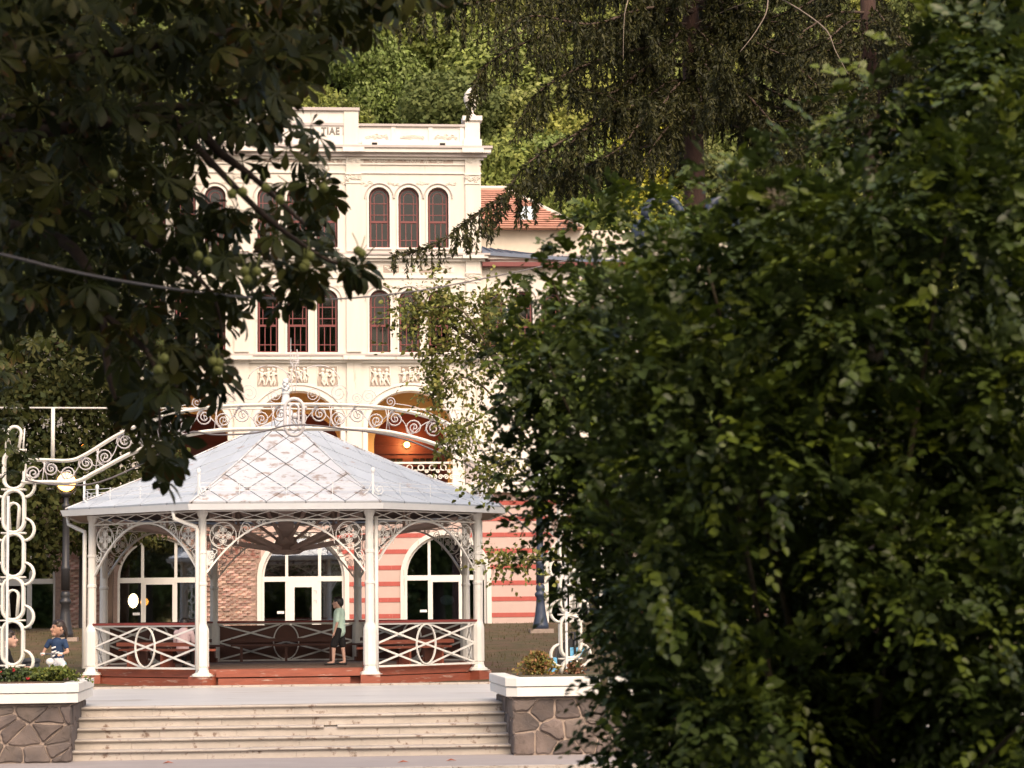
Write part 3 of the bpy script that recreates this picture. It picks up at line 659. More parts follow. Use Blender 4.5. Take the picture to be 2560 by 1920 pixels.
def ring_band(m, cx, zsp, r0, r1, y0, y1, zb=None, n=18, mi=0, rz=1.0):     # arched moulding, legs down to zb
    P0 = archpts(cx, r0, zsp, r0*rz, n); P1 = archpts(cx, r1, zsp, r1*rz if rz == 1 else r0*rz+(r1-r0), n)
    if zb is not None: P0 = [(cx-r0, zb)]+P0+[(cx+r0, zb)]; P1 = [(cx-r1, zb)]+P1+[(cx+r1, zb)]
    for i in range(len(P0)-1):
        V = [(*p, y) for y in (y0, y1) for p in (P0[i], P0[i+1], P1[i+1], P1[i])]; V = [(a, c, b) for a, b, c in V]
        m.add(V, [(0, 1, 2, 3), (7, 6, 5, 4), (0, 4, 5, 1), (2, 6, 7, 3), (1, 5, 6, 2), (3, 7, 4, 0)], mi)
Z = dict(loggia=6.35, c1=zf(889), c2=zf(637), c3=zf(372), par=zf(311))
s2, t2 = zf(881), zf(727); s3, t3 = zf(619), zf(470); WH = .315
WX = [c+d for c in BC for d in (-.985, 0, .985)]
WWX = [6.98, 7.96, 8.94, 10.2, 11.2, 12.2]; WLX = [-6.2-.985*i for i in range(5)]
m = MB()
wall_arch(m, XL, XR, Z['c1']-.05, Z['c2']-.05, FY, [(x, WH+.03, s2, t2-WH, WH+.03) for x in WX], .28)
wall_arch(m, XL, XR, Z['c2']-.05, Z['c3']+.02, FY, [(x, WH+.03, s3, t3-WH, WH+.03) for x in WX], .28)
LH, LS, LR = 1.40, 8.42, 1.22
wall_arch(m, XL, XR, Z['loggia'], Z['c1']-.05, FY, [(c, LH, Z['loggia'], LS, LR) for c in BC], .55, n=24)
m.add([(XR, FY, 1.3), (XR, FY+9, 1.3), (XR, FY+9, 18.4), (XR, FY, 18.4)], [(0, 1, 2, 3)]); m.add([(XL, FY, 1.3), (XL, FY+9, 1.3), (XL, FY+9, 18.4), (XL, FY, 18.4)], [(0, 3, 2, 1)])
m.add([(XL, FY+9, 1.3), (XR, FY+9, 1.3), (XR, FY+9, 18.4), (XL, FY+9, 18.4)], [(3, 2, 1, 0)]); m.add([(XL, FY, 18.0), (XR, FY, 18.0), (XR, FY+9, 18.0), (XL, FY+9, 18.0)], [(0, 1, 2, 3)])
wall = obj('wall', m, 'plaster', bd)
# wings
m = MB()
wall_arch(m, XR, 15.5, Z['loggia'], Z['c2']-.05, FY+.25, [(x, WH+.03, s2, t2-WH, WH+.03) for x in WWX], .28); obj('wing_wall', m, 'plaster', bd); m = MB(); wall_arch(m, -15.5, XL, Z['loggia'], Z['c2']-.05, FY+.25, [(x, WH+.03, s2, t2-WH, WH+.03) for x in WLX], .28)
obj('wing_wall', m, 'plaster', bd)
# pilasters
for i, x in enumerate(PX):
    for a, b in ((Z['loggia']+.02, Z['c1']-.16), (Z['c1']+.12, Z['c2']-.14), (Z['c2']+.1, Z['c3']-.2)):
        m = MB().bx(x-.24, x+.24, FY-.09, FY-.002, a, b); obj('pilaster', m, 'plaster', bd)
    # capitals
    for zc in (zf(447), zf(694)):
        m = MB().bx(x-.27, x+.27, FY-.13, FY-.092, zc+.13, zc+.17).bx(x-.26, x+.26, FY-.12, FY-.092, zc-.17, zc-.13)
        for k in range(9): m.tube(P3(spiral(x-.22+.055*k, zc+random.uniform(-.06, .08), .06, 1.3, k, 1 if k % 2 else -1), FY-.115), .016, 4)
        obj('capital', m, 'relief', bd)
# cornices with a break at each pilaster
def cornice(zt, prof, breaks, x0=XL, x1=XR, y=FY, name='cornice', par=bd):
    for d, a, b, ma in prof: obj(name, MB().bx(x0-d*.9, x1+d*.9, y-d, y-.003, zt+a, zt+b), ma, par)
    for x in breaks:
        d, a, b, ma = prof[1]; obj('cornice_block', MB().bx(x-.36, x+.36, y-d-.09, y-d-.003, zt+a-.01, zt+b-.004), ma, par)
cornice(Z['c1'], [(.30, -.03, .035, 'lead'), (.26, -.15, -.032, 'plaster_white'), (.12, -.24, -.152, 'plaster_white')], PX)
cornice(Z['c2'], [(.30, -.03, .035, 'lead'), (.24, -.13, -.032, 'plaster_white'), (.12, -.22, -.132, 'plaster_white')], PX)
cornice(Z['c3'], [(.42, -.02, .06, 'lead'), (.36, -.16, -.022, 'plaster_white'), (.22, -.28, -.162, 'lead'), (.10, -.36, -.282, 'plaster_white')], PX)
for x0, x1 in ((XR+.4, 15.5), (-15.5, XL-.4)):
    cornice(Z['c1'], [(.30, -.03, .035, 'lead'), (.26, -.15, -.032, 'plaster_white'), (.12, -.24, -.152, 'plaster_white')], [], x0, x1, FY+.25)
    cornice(Z['c2'], [(.30, -.03, .035, 'lead'), (.24, -.13, -.032, 'plaster_white'), (.12, -.22, -.132, 'plaster_white')], [], x0, x1, FY+.25)
for zt, y in ((zf(410), FY), (zf(432), FY), (zf(694), FY)): obj('string_course', MB().bx(XL-.02, XR+.02, y-.05, y-.003, zt-.025, zt+.03), 'plaster_white', bd)
# arched mouldings round the windows
def archivolts(xs, zs, zt, y):
    for x in xs:
        m = MB(); ring_band(m, x, zt-WH, WH+.035, WH+.095, y-.045, y-.002, zs); obj('window_moulding', m, 'plaster_white', bd)
        m = MB(); ring_band(m, x, zt-WH, WH+.15, WH+.175, y-.06, y-.002, zt-WH-.03, 14); obj('archivolt', m, 'lead', bd)
        obj('window_sill', MB().bx(x-.42, x+.42, y-.08, y-.046, zs-.06, zs-.004), 'plaster_white', bd)
archivolts(WX, s2, t2, FY); archivolts(WX, s3, t3, FY); archivolts(WWX+WLX, s2, t2, FY+.25)
# red framed windows
def win_meshes(zs, zt):
    h = zt-zs; zsp = h-WH; zT = h*.44; m = MB(); y0, y1 = .0, .06
    for x in (-WH, WH-.05): m.bx(x, x+.05, y0, y1, 0, zsp)
    m.bx(-WH+.05, WH-.05, y0, y1, 0, .05); ring_band(m, 0, zsp, WH-.05, WH, y0, y1, None, 14)
    m.bx(-WH+.05, WH-.05, y0-.01, y1, zT-.035, zT+.035)
    for x in (-.095, .095): m.bx(x-.014, x+.014, y0+.012, y1, .05, zT-.035)
    for x in (-.165, .165): m.bx(x-.012, x+.012, y0+.012, y1, zT+.035, zsp)
    for z in (.27, ): m.bx(-WH+.05, WH-.05, y0+.008, y1-.004, z-.014, z+.014)
    for z in (zT+.24, zT+.62): m.bx(-WH+.05, WH-.05, y0+.008, y1-.004, z-.014, z+.014)
    ring_band(m, 0, zsp, .155, .18, y0+.012, y1-.002, None, 12)
    fr = m.mesh('window', 'window_red'); panes = []
    def pane(a, b, c, d): panes.append(MB().bx(a+.001, b-.001, .032, .037, c+.001, d-.001).mesh('pane', 'glass_upper'))
    for a, b in ((-WH+.05, -.109), (-.081, .081), (.109, WH-.05)): pane(a, b, .05, .256); pane(a, b, .284, zT-.035)
    for a, b in ((-WH+.05, -.177), (-.153, .153), (.177, WH-.05)):
        pane(a, b, zT+.035, zT+.226); pane(a, b, zT+.254, zT+.606); pane(a, b, zT+.634, zsp)
    pp = [(x, z) for x, z in archpts(0, .154, zsp, .154, 12)]; panes.append(MB().xz(pp, .032, .037).mesh('pane', 'glass_upper'))
    pp = [(x, z) for x, z in archpts(0, .264, zsp, .264, 12)]+[(x, z) for x, z in reversed(archpts(0, .181, zsp, .181, 12))]; panes.append(MB().xz(pp, .032, .037).mesh('pane', 'glass_upper'))
    return fr, panes
for zs, zt, xs, y in ((s2, t2, WX, FY), (s3, t3, WX, FY), (s2, t2, WWX[:3], FY+.25)):
    fr, pn = win_meshes(zs, zt)
    for x in xs:
        wd_ = link('window', fr, bd, (x, y+.13, zs)); wd_['base'] = (0., 0., 0.)
        for p in pn: o = link('pane', p, wd_); o.matrix_parent_inverse = Matrix()
fr, pn = win_meshes(s2, t2)
for x in WWX[3:]+WLX: link('window', fr, bd, (x, FY+.38, s2))
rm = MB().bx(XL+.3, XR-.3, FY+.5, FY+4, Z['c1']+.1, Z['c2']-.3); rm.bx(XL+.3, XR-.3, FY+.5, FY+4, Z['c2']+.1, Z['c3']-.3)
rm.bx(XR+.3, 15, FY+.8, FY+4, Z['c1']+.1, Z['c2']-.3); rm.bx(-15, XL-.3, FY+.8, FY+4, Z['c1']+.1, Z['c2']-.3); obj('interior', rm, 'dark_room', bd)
# reliefs
def figure_relief(x, z, w, h, cut, seed):
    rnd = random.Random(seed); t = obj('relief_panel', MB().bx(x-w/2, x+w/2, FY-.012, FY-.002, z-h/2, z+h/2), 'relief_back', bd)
    m = MB(); y = FY-.03
    for a, b, c, d in ((x-w/2-.03, x+w/2+.03, z+h/2, z+h/2+.03), (x-w/2-.03, x-w/2, z-h/2, z+h/2), (x+w/2, x+w/2+.03, z-h/2, z+h/2)): m.bx(a, b, FY-.03, FY-.002, c, d)
    for k in range(3):
        fx = x-w*.3+k*w*.3+rnd.uniform(-.03, .03); hd = z+h*.30+rnd.uniform(-.03, .03); hip = (fx+rnd.uniform(-.06, .06), y, z-.03); sh = (fx, y-.01, hd-.11)
        m.ell((fx+rnd.uniform(-.02, .02), y-.02, hd), (.06, .045, .065), 8, 6); m.cap(sh, hip, .065, .055, 7)
        for s in (-1, 1):
            kn = (hip[0]+s*.05+rnd.uniform(-.04, .04), y-.005, hip[2]-.14); m.cap(hip, kn, .05, .04, 6); m.cap(kn, (kn[0]+rnd.uniform(-.06, .06), y, z-h/2+.03), .038, .025, 6)
            el = (sh[0]+s*rnd.uniform(.08, .14), y-.01, sh[2]+rnd.uniform(-.12, .1)); m.cap(sh, el, .038, .03, 6); m.cap(el, (el[0]+rnd.uniform(-.08, .08), y-.01, el[2]+rnd.uniform(-.08, .12)), .028, .02, 6)
    obj('figures', m, 'relief', t, True)
for i, c in enumerate(BC):
    for j, d in enumerate((-.985, 0, .985)):
        h = .64 if j != 1 else .52; figure_relief(c+d, zf(917)-h/2, .62, h, 0, i*3+j)
def leafy(x0, x1, z0, z1, y, n, seed, par=bd, r=.05):
    rnd = random.Random(seed); m = MB()
    for k in range(n):
        cx = x0+(x1-x0)*(k+.5)/n; cz = (z0+z1)/2+rnd.uniform(-.3, .3)*(z1-z0); rr = r*rnd.uniform(.7, 1.3)
        m.tube(P3(spiral(cx, cz, rr, 1.4, rnd.uniform(0, 6), rnd.choice((-1, 1))), y), .013, 4)
        if rnd.random() < .6: m.cap((cx, y, cz), (cx+rnd.uniform(-.07, .07), y, cz+rnd.uniform(-.07, .07)), .018, .008, 5)
    return m
for i, c in enumerate(BC):
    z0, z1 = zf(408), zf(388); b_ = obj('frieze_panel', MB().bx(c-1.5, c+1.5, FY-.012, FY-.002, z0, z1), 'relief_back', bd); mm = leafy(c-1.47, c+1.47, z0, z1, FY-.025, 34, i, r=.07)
    mm.bx(c-1.54, c+1.54, FY-.03, FY-.013, z1, z1+.02).bx(c-1.54, c+1.54, FY-.03, FY-.013, z0-.02, z0); obj('frieze_leaves', mm, 'relief', b_)
    for zt in (t3, t2):
        for d in (-1.4, -.49, .49, 1.4): obj('spandrel_leaves', leafy(c+d-.2, c+d+.2, zt+.08, zt+.22, FY-.012, 6, int(d*9)+i, r=.045), 'relief', bd)
    for d in (-1.25, -.6, 0, .6, 1.25):
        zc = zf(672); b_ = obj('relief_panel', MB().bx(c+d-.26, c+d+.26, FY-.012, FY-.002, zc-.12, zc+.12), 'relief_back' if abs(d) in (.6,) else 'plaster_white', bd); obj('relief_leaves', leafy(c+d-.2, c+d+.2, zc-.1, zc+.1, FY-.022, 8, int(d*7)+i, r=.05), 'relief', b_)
for i, x in enumerate(PX): obj('pilaster_leaves', leafy(x-.17, x+.17, zf(408), zf(388), FY-.105, 8, i+70, r=.06), 'relief', bd)
for i, x in enumerate((6.9, 7.5, 8.2, 8.9)): obj('relief_leaves', leafy(x-.2, x+.2, zf(672)-.1, zf(672)+.1, FY+.23, 9, i+50, r=.06), 'relief', bd)
# parapet, attic, urn
zp0 = Z['c3']+.062; zp1 = Z['par']
obj('parapet', MB().bx(XL+.2, XR-.5, FY+.02, FY+.35, zp0, zp1-.06), 'plaster_white', bd); obj('parapet_coping', MB().bx(XL+.15, XR-.5, FY-.06, FY+.4, zp1-.058, zp1+.02), 'lead', bd)
obj('parapet_band', MB().bx(2.6, XR-.55, FY-.03, FY+.018, zp0, zp0+.2), 'plaster_white', bd)
for x in (3.65, 4.9, 5.95):
    obj('parapet_pier', MB().bx(x-.07, x+.07, FY-.02, FY+.018, zp0+.203, zp1-.06), 'plaster_white', bd)
for i, x in enumerate((3.1, 4.28, 5.42)): obj('parapet_leaves', leafy(x-.38, x+.38, zp0+.3, zp0+.42, FY+.005, 11, i+90, r=.06), 'relief', bd)
for x in (3.02, 5.3): obj('drain_hole', MB().bx(x-.09, x+.09, FY-.045, FY-.031, zp0+.04, zp0+.15), 'dark_room', bd)
za = zf(272); obj('attic', MB().bx(-1.6, 2.42, FY-.02, FY+.6, zp0, za-.08), 'plaster_white', bd); obj('attic_coping', MB().bx(-1.7, 2.52, FY-.12, FY+.7, za-.078, za+.02), 'lead', bd); obj('attic_pier', MB().bx(2.0, 2.48, FY-.07, FY-.021, zp0, za-.08), 'plaster', bd)
pt = at(868, 309, FY-.05); m = MB(); zb_ = zf(338); m.bx(-.8, 1.98, FY-.045, FY-.021, zf(309)-.015, zf(309)+.015).bx(1.95, 1.98, FY-.045, FY-.021, zb_, zf(309)-.015); obj('plaque_frame', m, 'lead', bd)
cu_ = bpy.data.curves.new('inscription', 'FONT'); cu_.body = 'TIAE'; cu_.size = .40; cu_.extrude = .008; cu_.offset = .012; cu_.space_character = 1.12
to = bpy.data.objects.new('inscription_tmp', cu_); C.objects.link(to); dg = bpy.context.evaluated_depsgraph_get(); tme = bpy.data.meshes.new_from_object(to.evaluated_get(dg)); bpy.data.objects.remove(to)
tme.materials.clear(); tme.materials.append(M('letter')); xs_ = [v.co.x for v in tme.vertices]; w0, w1 = at(803, 325, FY-.03).x, at(849, 325, FY-.03).x; sxx = (w1-w0)/(max(xs_)-min(xs_))
ysv = [v.co.y for v in tme.vertices]; zt0, zt1 = zf(337.5), zf(319); szz = (zt1-zt0)/(max(ysv)-min(ysv)); x_m, y_m = min(xs_), min(ysv)
for v in tme.vertices: v.co = (w0+(v.co.x-x_m)*sxx, FY-.03-v.co.z, zt0+(v.co.y-y_m)*szz)
link('inscription', tme, bd)
ur = obj('urn_pedestal', MB().bx(6.0, 6.62, FY-.1, FY+.5, zp0, zp0+.28).bx(6.06, 6.56, FY-.05, FY+.45, zp0+.282, zf(300)).bx(5.98, 6.64, FY-.12, FY+.52, zf(300)+.002, zf(288)), 'plaster_white', bd)
m = MB().lathe([(.17, 0), (.17, .06), (.09, .1), (.07, .18), (.16, .32), (.25, .55), (.26, .68), (.22, .74), (.24, .8), (.2, .84), (.12, .95), (.03, 1.02)], (6.3, FY+.2, zf(288)+.003), 14); tag(obj('roof_urn', m, 'relief', None, True), 'pale stone urn on the corner pedestal of the building parapet', 'urn')
# loggia
for i, c in enumerate(BC):
    m = MB(); ring_band(m, c, LS, LH+.02, LH+.16, FY-.06, FY-.003, Z['loggia']+.85, 24, 0, LR/LH); obj('arch_moulding', m, 'plaster_white', bd)
    m = MB(); ring_band(m, c, LS, LH+.24, LH+.30, FY-.05, FY-.003, LS-.2, 24, 0, LR/LH); obj('archivolt', m, 'plaster_white', bd)
    obj('impost', MB().bx(c-LH-.28, c-LH-.162, FY-.07, FY-.003, 8.32, 8.40).bx(c+LH+.162, c+LH+.28, FY-.07, FY-.003, 8.32, 8.40), 'relief', bd)
m = MB(); wall_arch(m, XL, XR, Z['loggia'], 10.6, FY+1.7, [(c+.12, 1.26, Z['loggia'], 8.05, 1.02) for c in BC], .35, n=24); obj('loggia_inner_wall', m, 'ochre', bd)
m = MB()
for x in PX[1:3]: m.bx(x-.42, x+.42, FY+.56, FY+1.69, Z['loggia'], 10.55)
m.add([(XL, FY+.552, 10.56), (XR, FY+.552, 10.56), (XR, FY+1.7, 10.56), (XL, FY+1.7, 10.56)], [(3, 2, 1, 0)]); obj('loggia_vault', m, 'ochre', bd)
m = MB(); m.bx(XL, XR, FY+4.6, FY+4.8, Z['loggia'], 10.6).bx(XL, XR, FY+2.1, FY+4.6, 9.75, 9.8); lt = obj('loggia_back_wall', m, 'red_timber', bd)
for c in BC:
    for s in (-1, 1):
        x = c+.15+s*.62; z0, z1 = 6.6, 7.75; fr_ = MB()
        for a, b in ((x-.5, x-.44), (x+.44, x+.5)): fr_.bx(a, b, FY+4.55, FY+4.6, z0, z1)
        fr_.bx(x-.44, x+.44, FY+4.55, FY+4.6, z1-.06, z1).bx(x-.44, x+.44, FY+4.55, FY+4.6, z1-.34, z1-.30)
        for t in (-.2, 0, .2): fr_.bx(x+t-.012, x+t+.012, FY+4.56, FY+4.6, z0, z1-.06)
        d_ = obj('loggia_door', fr_, 'red_timber', bd); obj('pane', MB().bx(x-.43, x+.43, FY+4.585, FY+4.595, z0, z1-.06), 'dark_room', d_)
    for z in (7.85, 8.15): obj('timber_rail', MB().bx(c-1.8, c+1.8, FY+4.54, FY+4.598, z, z+.07), 'red_timber', bd)
obj('loggia_floor', MB().bx(-14, 15, GFY+.02, FY+4.6, 6.2, 6.34), 'plaster_white', bd)
for px, py, lb, pw in ((1017, 1112, 'glowing bulb on the red timber wall inside the right loggia arch', 50), (700, 1125, 'glowing bulb on the timber wall inside the middle loggia arch', 32)):
    q = at(px, py, FY+4.4); t = thing('wall_lamp', lb, 'lamp', tuple(q), 'lit wall lamps in the loggia')
    obj('bulb', MB().ell(q, .11), 'globe_lit', t, True); obj('bracket', MB().bx(q.x-.05, q.x+.05, q.y+.1, q.y+.2, q.z-.06, q.z+.06), 'lamp_black', t)
    l = bpy.data.lights.new('wall_lamp_light', 'POINT'); l.energy = pw; l.color = (1, .58, .20); l.shadow_soft_size = .11; lo_ = bpy.data.objects.new('wall_lamp_light', l); C.objects.link(lo_); lo_.parent = t; lo_.location = (0, -.25, 0)
# balustrade above the ground floor
m = MB()
for x0 in np.arange(-5.2, 5.6, .36):
    z0, z1 = 6.42, 7.0
    m.tube(P3(circ(x0+.18, 6.93, .09, n=12), GFY+.2), .022, 5, True); m.tube(P3(spiral(x0+.09, 6.62, .085, 1.4, 0, 1), GFY+.2), .02, 5); m.tube(P3(spiral(x0+.27, 6.62, .085, 1.4, math.pi, -1), GFY+.2), .02, 5); m.tube(P3(spiral(x0+.0, 6.82, .06, 1.4, 0, -1), GFY+.2), .018, 5)
m.bx(-5.4, 5.7, GFY+.18, GFY+.22, 6.40, 6.44).bx(-5.4, 5.7, GFY+.18, GFY+.22, 6.84, 6.86); m.bx(-5.4, 5.7, GFY+.14, GFY+.26, 7.05, 7.11)
obj('balustrade', m, 'iron_white', bd)
for x in (-5.7, -1.6, 2.2, 6.05):
    obj('balustrade_pier', MB().bx(x-.28, x+.28, GFY-.02, GFY+.5, 6.35, 7.12).bx(x-.33, x+.33, GFY-.07, GFY+.55, 7.122, 7.2), 'lead', bd)
# ---- ground floor
GWX = [-8.46, -3.94, .58, 5.10, 9.62]; GR = 1.30; GS = 3.46
m = MB(); wall_arch(m, -15.5, .58, .6, 6.2, GFY, [(x, GR, .9, GS, GR) for x in GWX[:3]], .3) if False else None
def half(m, x0, x1, xs): wall_arch(m, x0, x1, .6, 6.2, GFY, [(x, GR, .7, GS, GR) for x in xs], .3, n=20)
m = MB(); half(m, -15.5, -.75, GWX[:2]); brickwall = obj('brick_wall', m, 'mortar', bd)
m = MB(); half(m, -.75, 15.5, GWX[2:]); pinkwall = obj('striped_wall', m, 'pink_wall', bd)
m = MB().bx(-15.5, 15.5, GFY-.25, GFY+.3, 6.1, 6.35); obj('ground_floor_cornice', m, 'plaster_white', bd)
zr = at(1290, 1537, GFY).z
for k in range(-1, 9):
    z = zr+k*.51-.0
    if z > 6: break
    segs = [(1.99+.02, 3.69), (6.51, 8.2), (11.03, 15.4)]
    for a, b in segs:
        for x in GWX:       # above the springing the wall narrows round the arch
            pass
        zc = z-GS
        if zc > 0: gap = math.sqrt(max(0, (GR+.13)**2-zc**2)); a2, b2 = a-((GR+.13)-gap), b+((GR+.13)-gap)
        else: a2, b2 = a, b
        if zc > GR+.13: a2, b2 = a-GR-.12, b+GR+.12
        b2 = min(b2, 15.48)
        x = max(a2, -.74)
        while x < b2-.01:
            x2 = min(x+random.uniform(.8, 1.4), b2); obj('red_band', MB().bx(x+.002, x2-.002, GFY-.014, GFY-.002, z-.07, z+.07), 'red_band', pinkwall); x = x2
# bricks
bmesh_ = []
for i in range(9):
    L, H = random.uniform(.215, .25), random.uniform(.058, .07); m = MB(); j = lambda: random.uniform(-.009, .009)
    V = [(x*L/2+j(), y*.03+j()*.8, z*H/2+j()*.6) for x in (-1, 1) for y in (-1, 1) for z in (-1, 1)]; m.add(V, [(0, 1, 3, 2), (4, 6, 7, 5), (0, 4, 5, 1), (2, 3, 7, 6), (0, 2, 6, 4), (1, 5, 7, 3)]); bmesh_.append(m)
bms = [b.mesh('brick', 'brick') for b in bmesh_]; spots = []
for row in range(0, 56):
    z = 1.75+row*.079; off = .13 if row % 2 else 0
    for x in np.arange(-7.2, -.7, .262):
        xx = x+off; ok = True
        for wx in GWX[:3]:
            r_ = GR+.16 if wx < 0 else GR+.2
            if (z < GS and abs(xx-wx) < r_+.08) or (z >= GS and math.hypot(xx-wx, z-GS) < r_+.08): ok = False
        if ok and random.random() > .06: spots.append((xx, z))
vis = [s for s in spots if s[1] < 4.5]; vis.sort(key=lambda s: (0 if (-7.05 < s[0] < -5.5 or -2.5 < s[0] < -.75) else 1, s[1])); rest = MB()
for i, (x, z) in enumerate(vis+[s for s in spots if s[1] >= 4.5]):
    d = random.choice((.0, .0, .006, .012, -.014, -.02))
    if i < 300: o = link('brick', random.choice(bms), brickwall, (x+random.uniform(-.01, .01), GFY-.004-d, z)); o.rotation_euler = (random.uniform(-.05, .05), random.uniform(-.02, .02), random.uniform(-.04, .04))
    else: b = random.choice(bmesh_); rest.add([(p[0]+x, p[1]+GFY-.004-d, p[2]+z) for p in b.v], b.f)
o = obj('brickwork', rest, 'brick', brickwall); o['kind'] = 'stuff'
# shop windows
def gf_window(x, i):
    yw = GFY+.10; r_ = GR; wd_ = MB()
    if i >= 2:
        m = MB(); ring_band(m, x, GS, GR+.003, GR+.15, GFY-.05, GFY+.1, 1.0, 20); obj('window_surround', m, 'plaster_white', bd)
    a = GR-.003; f0 = .07
    ring_band(wd_, x, GS, a-f0, a, yw, yw+.08, .8, 20); wd_.bx(x-a+f0, x+a-f0, yw-.01, yw+.08, GS-.13, GS+.03)
    cxm = .52
    for s in (-1, 1):
        wd_.bx(x+s*cxm-.045, x+s*cxm+.045, yw+.003, yw+.077, GS+.03, GS+math.sqrt((a-.03)**2-cxm**2)); wd_.bx(x+s*cxm-.045, x+s*cxm+.045, yw+.003, yw+.077, .8, GS-.13)
    w_ = obj('shop_window', wd_, 'pvc', bd)
    dm = MB(); wt = .20 if i == 2 else .06
    for s in (-1, 1): e0, e1 = sorted((s*(cxm-.045), s*(cxm-.045-wt))); dm.bx(x+e0, x+e1, yw-.012, yw+.07, .8, GS-.131)
    dm.bx(x-cxm+.045+wt, x+cxm-.045-wt, yw-.012, yw+.07, GS-.131-wt*.9, GS-.131); d_ = obj('door_frame', dm, 'pvc', w_)
    if i == 2:
        for z in (2.95, 2.65): obj('door_hinge', MB().bx(x+.40, x+.44, yw-.03, yw-.013, z, z+.1).bx(x+.33, x+.40, yw-.03, yw-.013, z+.07, z+.1), 'iron_grey', d_)
    obj('pane', MB().bx(x-cxm+.045+wt, x+cxm-.045-wt, yw+.03, yw+.036, .8, GS-.131-wt*.9), 'glass_shop', w_)
    for s in (-1, 1):
        e0, e1 = sorted((s*(cxm+.045), s*(a-f0))); obj('pane', MB().bx(x+e0, x+e1, yw+.03, yw+.036, .8, GS-.13), 'glass_shop', w_)
        P = [(x+s*(cxm+.045), GS+.03)]+[(x+s*xx, GS+math.sqrt((a-f0)**2-xx**2)) for xx in np.linspace(cxm+.045, a-f0-.004, 8)]+[(x+s*(a-f0-.004), GS+.03)]
        obj('pane', MB().xz(P, yw+.03, yw+.036), 'glass_shop', w_)
    P = [(x-cxm+.045, GS+.03)]+[(x+xx, GS+math.sqrt((a-f0)**2-xx**2)) for xx in np.linspace(-cxm+.045, cxm-.045, 9)]+[(x+cxm-.045, GS+.03)]; obj('pane', MB().xz(P, yw+.03, yw+.036), 'glass_shop', w_)
    if i in (1, 2, 3): obj('sticker', MB().bx(x-cxm-.3, x-cxm-.08, yw+.026, yw+.0295, 2.32, 2.40), 'print_white', w_)
for i, x in enumerate(GWX): gf_window(x, i)
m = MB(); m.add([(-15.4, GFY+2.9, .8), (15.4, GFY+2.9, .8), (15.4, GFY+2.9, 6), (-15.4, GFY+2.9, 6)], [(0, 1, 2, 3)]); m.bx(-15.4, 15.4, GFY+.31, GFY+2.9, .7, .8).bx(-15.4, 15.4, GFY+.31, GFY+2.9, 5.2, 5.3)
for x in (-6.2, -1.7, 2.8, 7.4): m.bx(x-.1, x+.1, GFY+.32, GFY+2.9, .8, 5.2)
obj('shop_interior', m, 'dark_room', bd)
# ovals added behind the glass, standing in for reflections of lamp globes
for px, py, ma, r_, lb in ((333, 1502, 'reflected_globe_hot', (.16, .16, .23), 'bright white oval added for a lamp reflection in the left arched window'), (361, 1505, 'globe_amber', (.13, .13, .13), 'round orange glow added for a lamp reflection in the left arched window'), (1118, 1500, 'globe_off', (.23, .08, .17), 'pale blue oval added for a globe reflection in the right arched window')):
    q = at(px, py, GFY+.9); t = thing('lamp_reflection', lb, 'lamp', tuple(q)); obj('reflection', MB().ell(q, r_, 14, 10), ma, t, True); obj('added_cord', MB().tube([q+Vector((0, 0, r_[2])), (q.x, q.y, 5.2)], .01, 5), 'black_plastic', t)
# wing roof, red tiled house behind
m = MB(); za, zb_ = zf(628), zf(588); x0, x1 = XR+.02, 12.0
V = [(x0, FY-.1, za), (x1, FY-.1, za-.35), (x1-1.2, FY+3, zb_-.5), (x0, FY+3, zb_+.1)]; m.add(V+[(a, b, c-.12) for a, b, c in V], [(0, 1, 2, 3), (4, 5, 1, 0), (7, 6, 5, 4), (5, 6, 2, 1)]); rf = obj('wing_roof', m, 'slate_blue', bd)
for k in range(16):
    t = k/16; p = Vector(V[0]).lerp(Vector(V[1]), t); q = Vector(V[3]).lerp(Vector(V[2]), t); obj('standing_seam', MB().bar(p+Vector((0, 0, .02)), q+Vector((0, 0, .02)), .035, .04), 'slate_blue', rf)
obj('wing_eave', MB().bx(XR+.02, 12, FY-.12, FY+.2, za-.5, za-.36), 'window_red', bd)
hb_ = thing('tiled_house', 'beige house with a red tiled roof behind the right wing', 'house', (12, 92, 1.3))
hz = at(1300, 575, 88).z; hx0 = 7.2; obj('wall', MB().bx(hx0, 17.5, 88, 97, 1.3, hz), 'wall_beige', hb_)
A = [at(1190, 580, 87.7), at(1440, 575, 87.7), at(1400, 545, 90), at(1265, 475, 91.5), at(1190, 470, 91.5)]
ez = hz; rz_ = at(1230, 472, 91.5).z; xr_ = at(1262, 472, 91.5).x; xe = at(1455, 590, 87.7).x
m = MB(); V = [(hx0-1, 87.6, ez), (xe, 87.6, ez), (xr_, 91.6, rz_), (hx0-1, 91.6, rz_), (xe, 96, ez), (hx0-1, 96, ez)]; m.add(V, [(0, 1, 2, 3), (1, 4, 2), (4, 5, 3, 2), (0, 5, 4, 1)]); rf = obj('roof', m, 'tile_red', hb_)
for k in range(18):
    t = k/18; p = Vector(V[0]).lerp(Vector(V[3]), t); q = Vector(V[1]).lerp(Vector(V[2]), t); o = obj('tile_course', MB().bar(p+Vector((0, -.04, .03)), q+Vector((0, -.04, .03)), .16, .05), 'tile_red', rf)
    
obj('ridge_cap', MB().tube([Vector(V[3])+Vector((0, 0, .04)), Vector(V[2])+Vector((0, 0, .04))], .1, 6).tube([Vector(V[2])+Vector((0, 0, .04)), Vector(V[1])+Vector((0, 0, .04))], .1, 6), 'wall_beige', rf)
q = at(1317, 540, 88.7); obj('roof_window', MB().bx(q.x-.3, q.x+.3, 88.3, 88.8, q.z-.35, q.z+.3), 'globe_off', hb_)

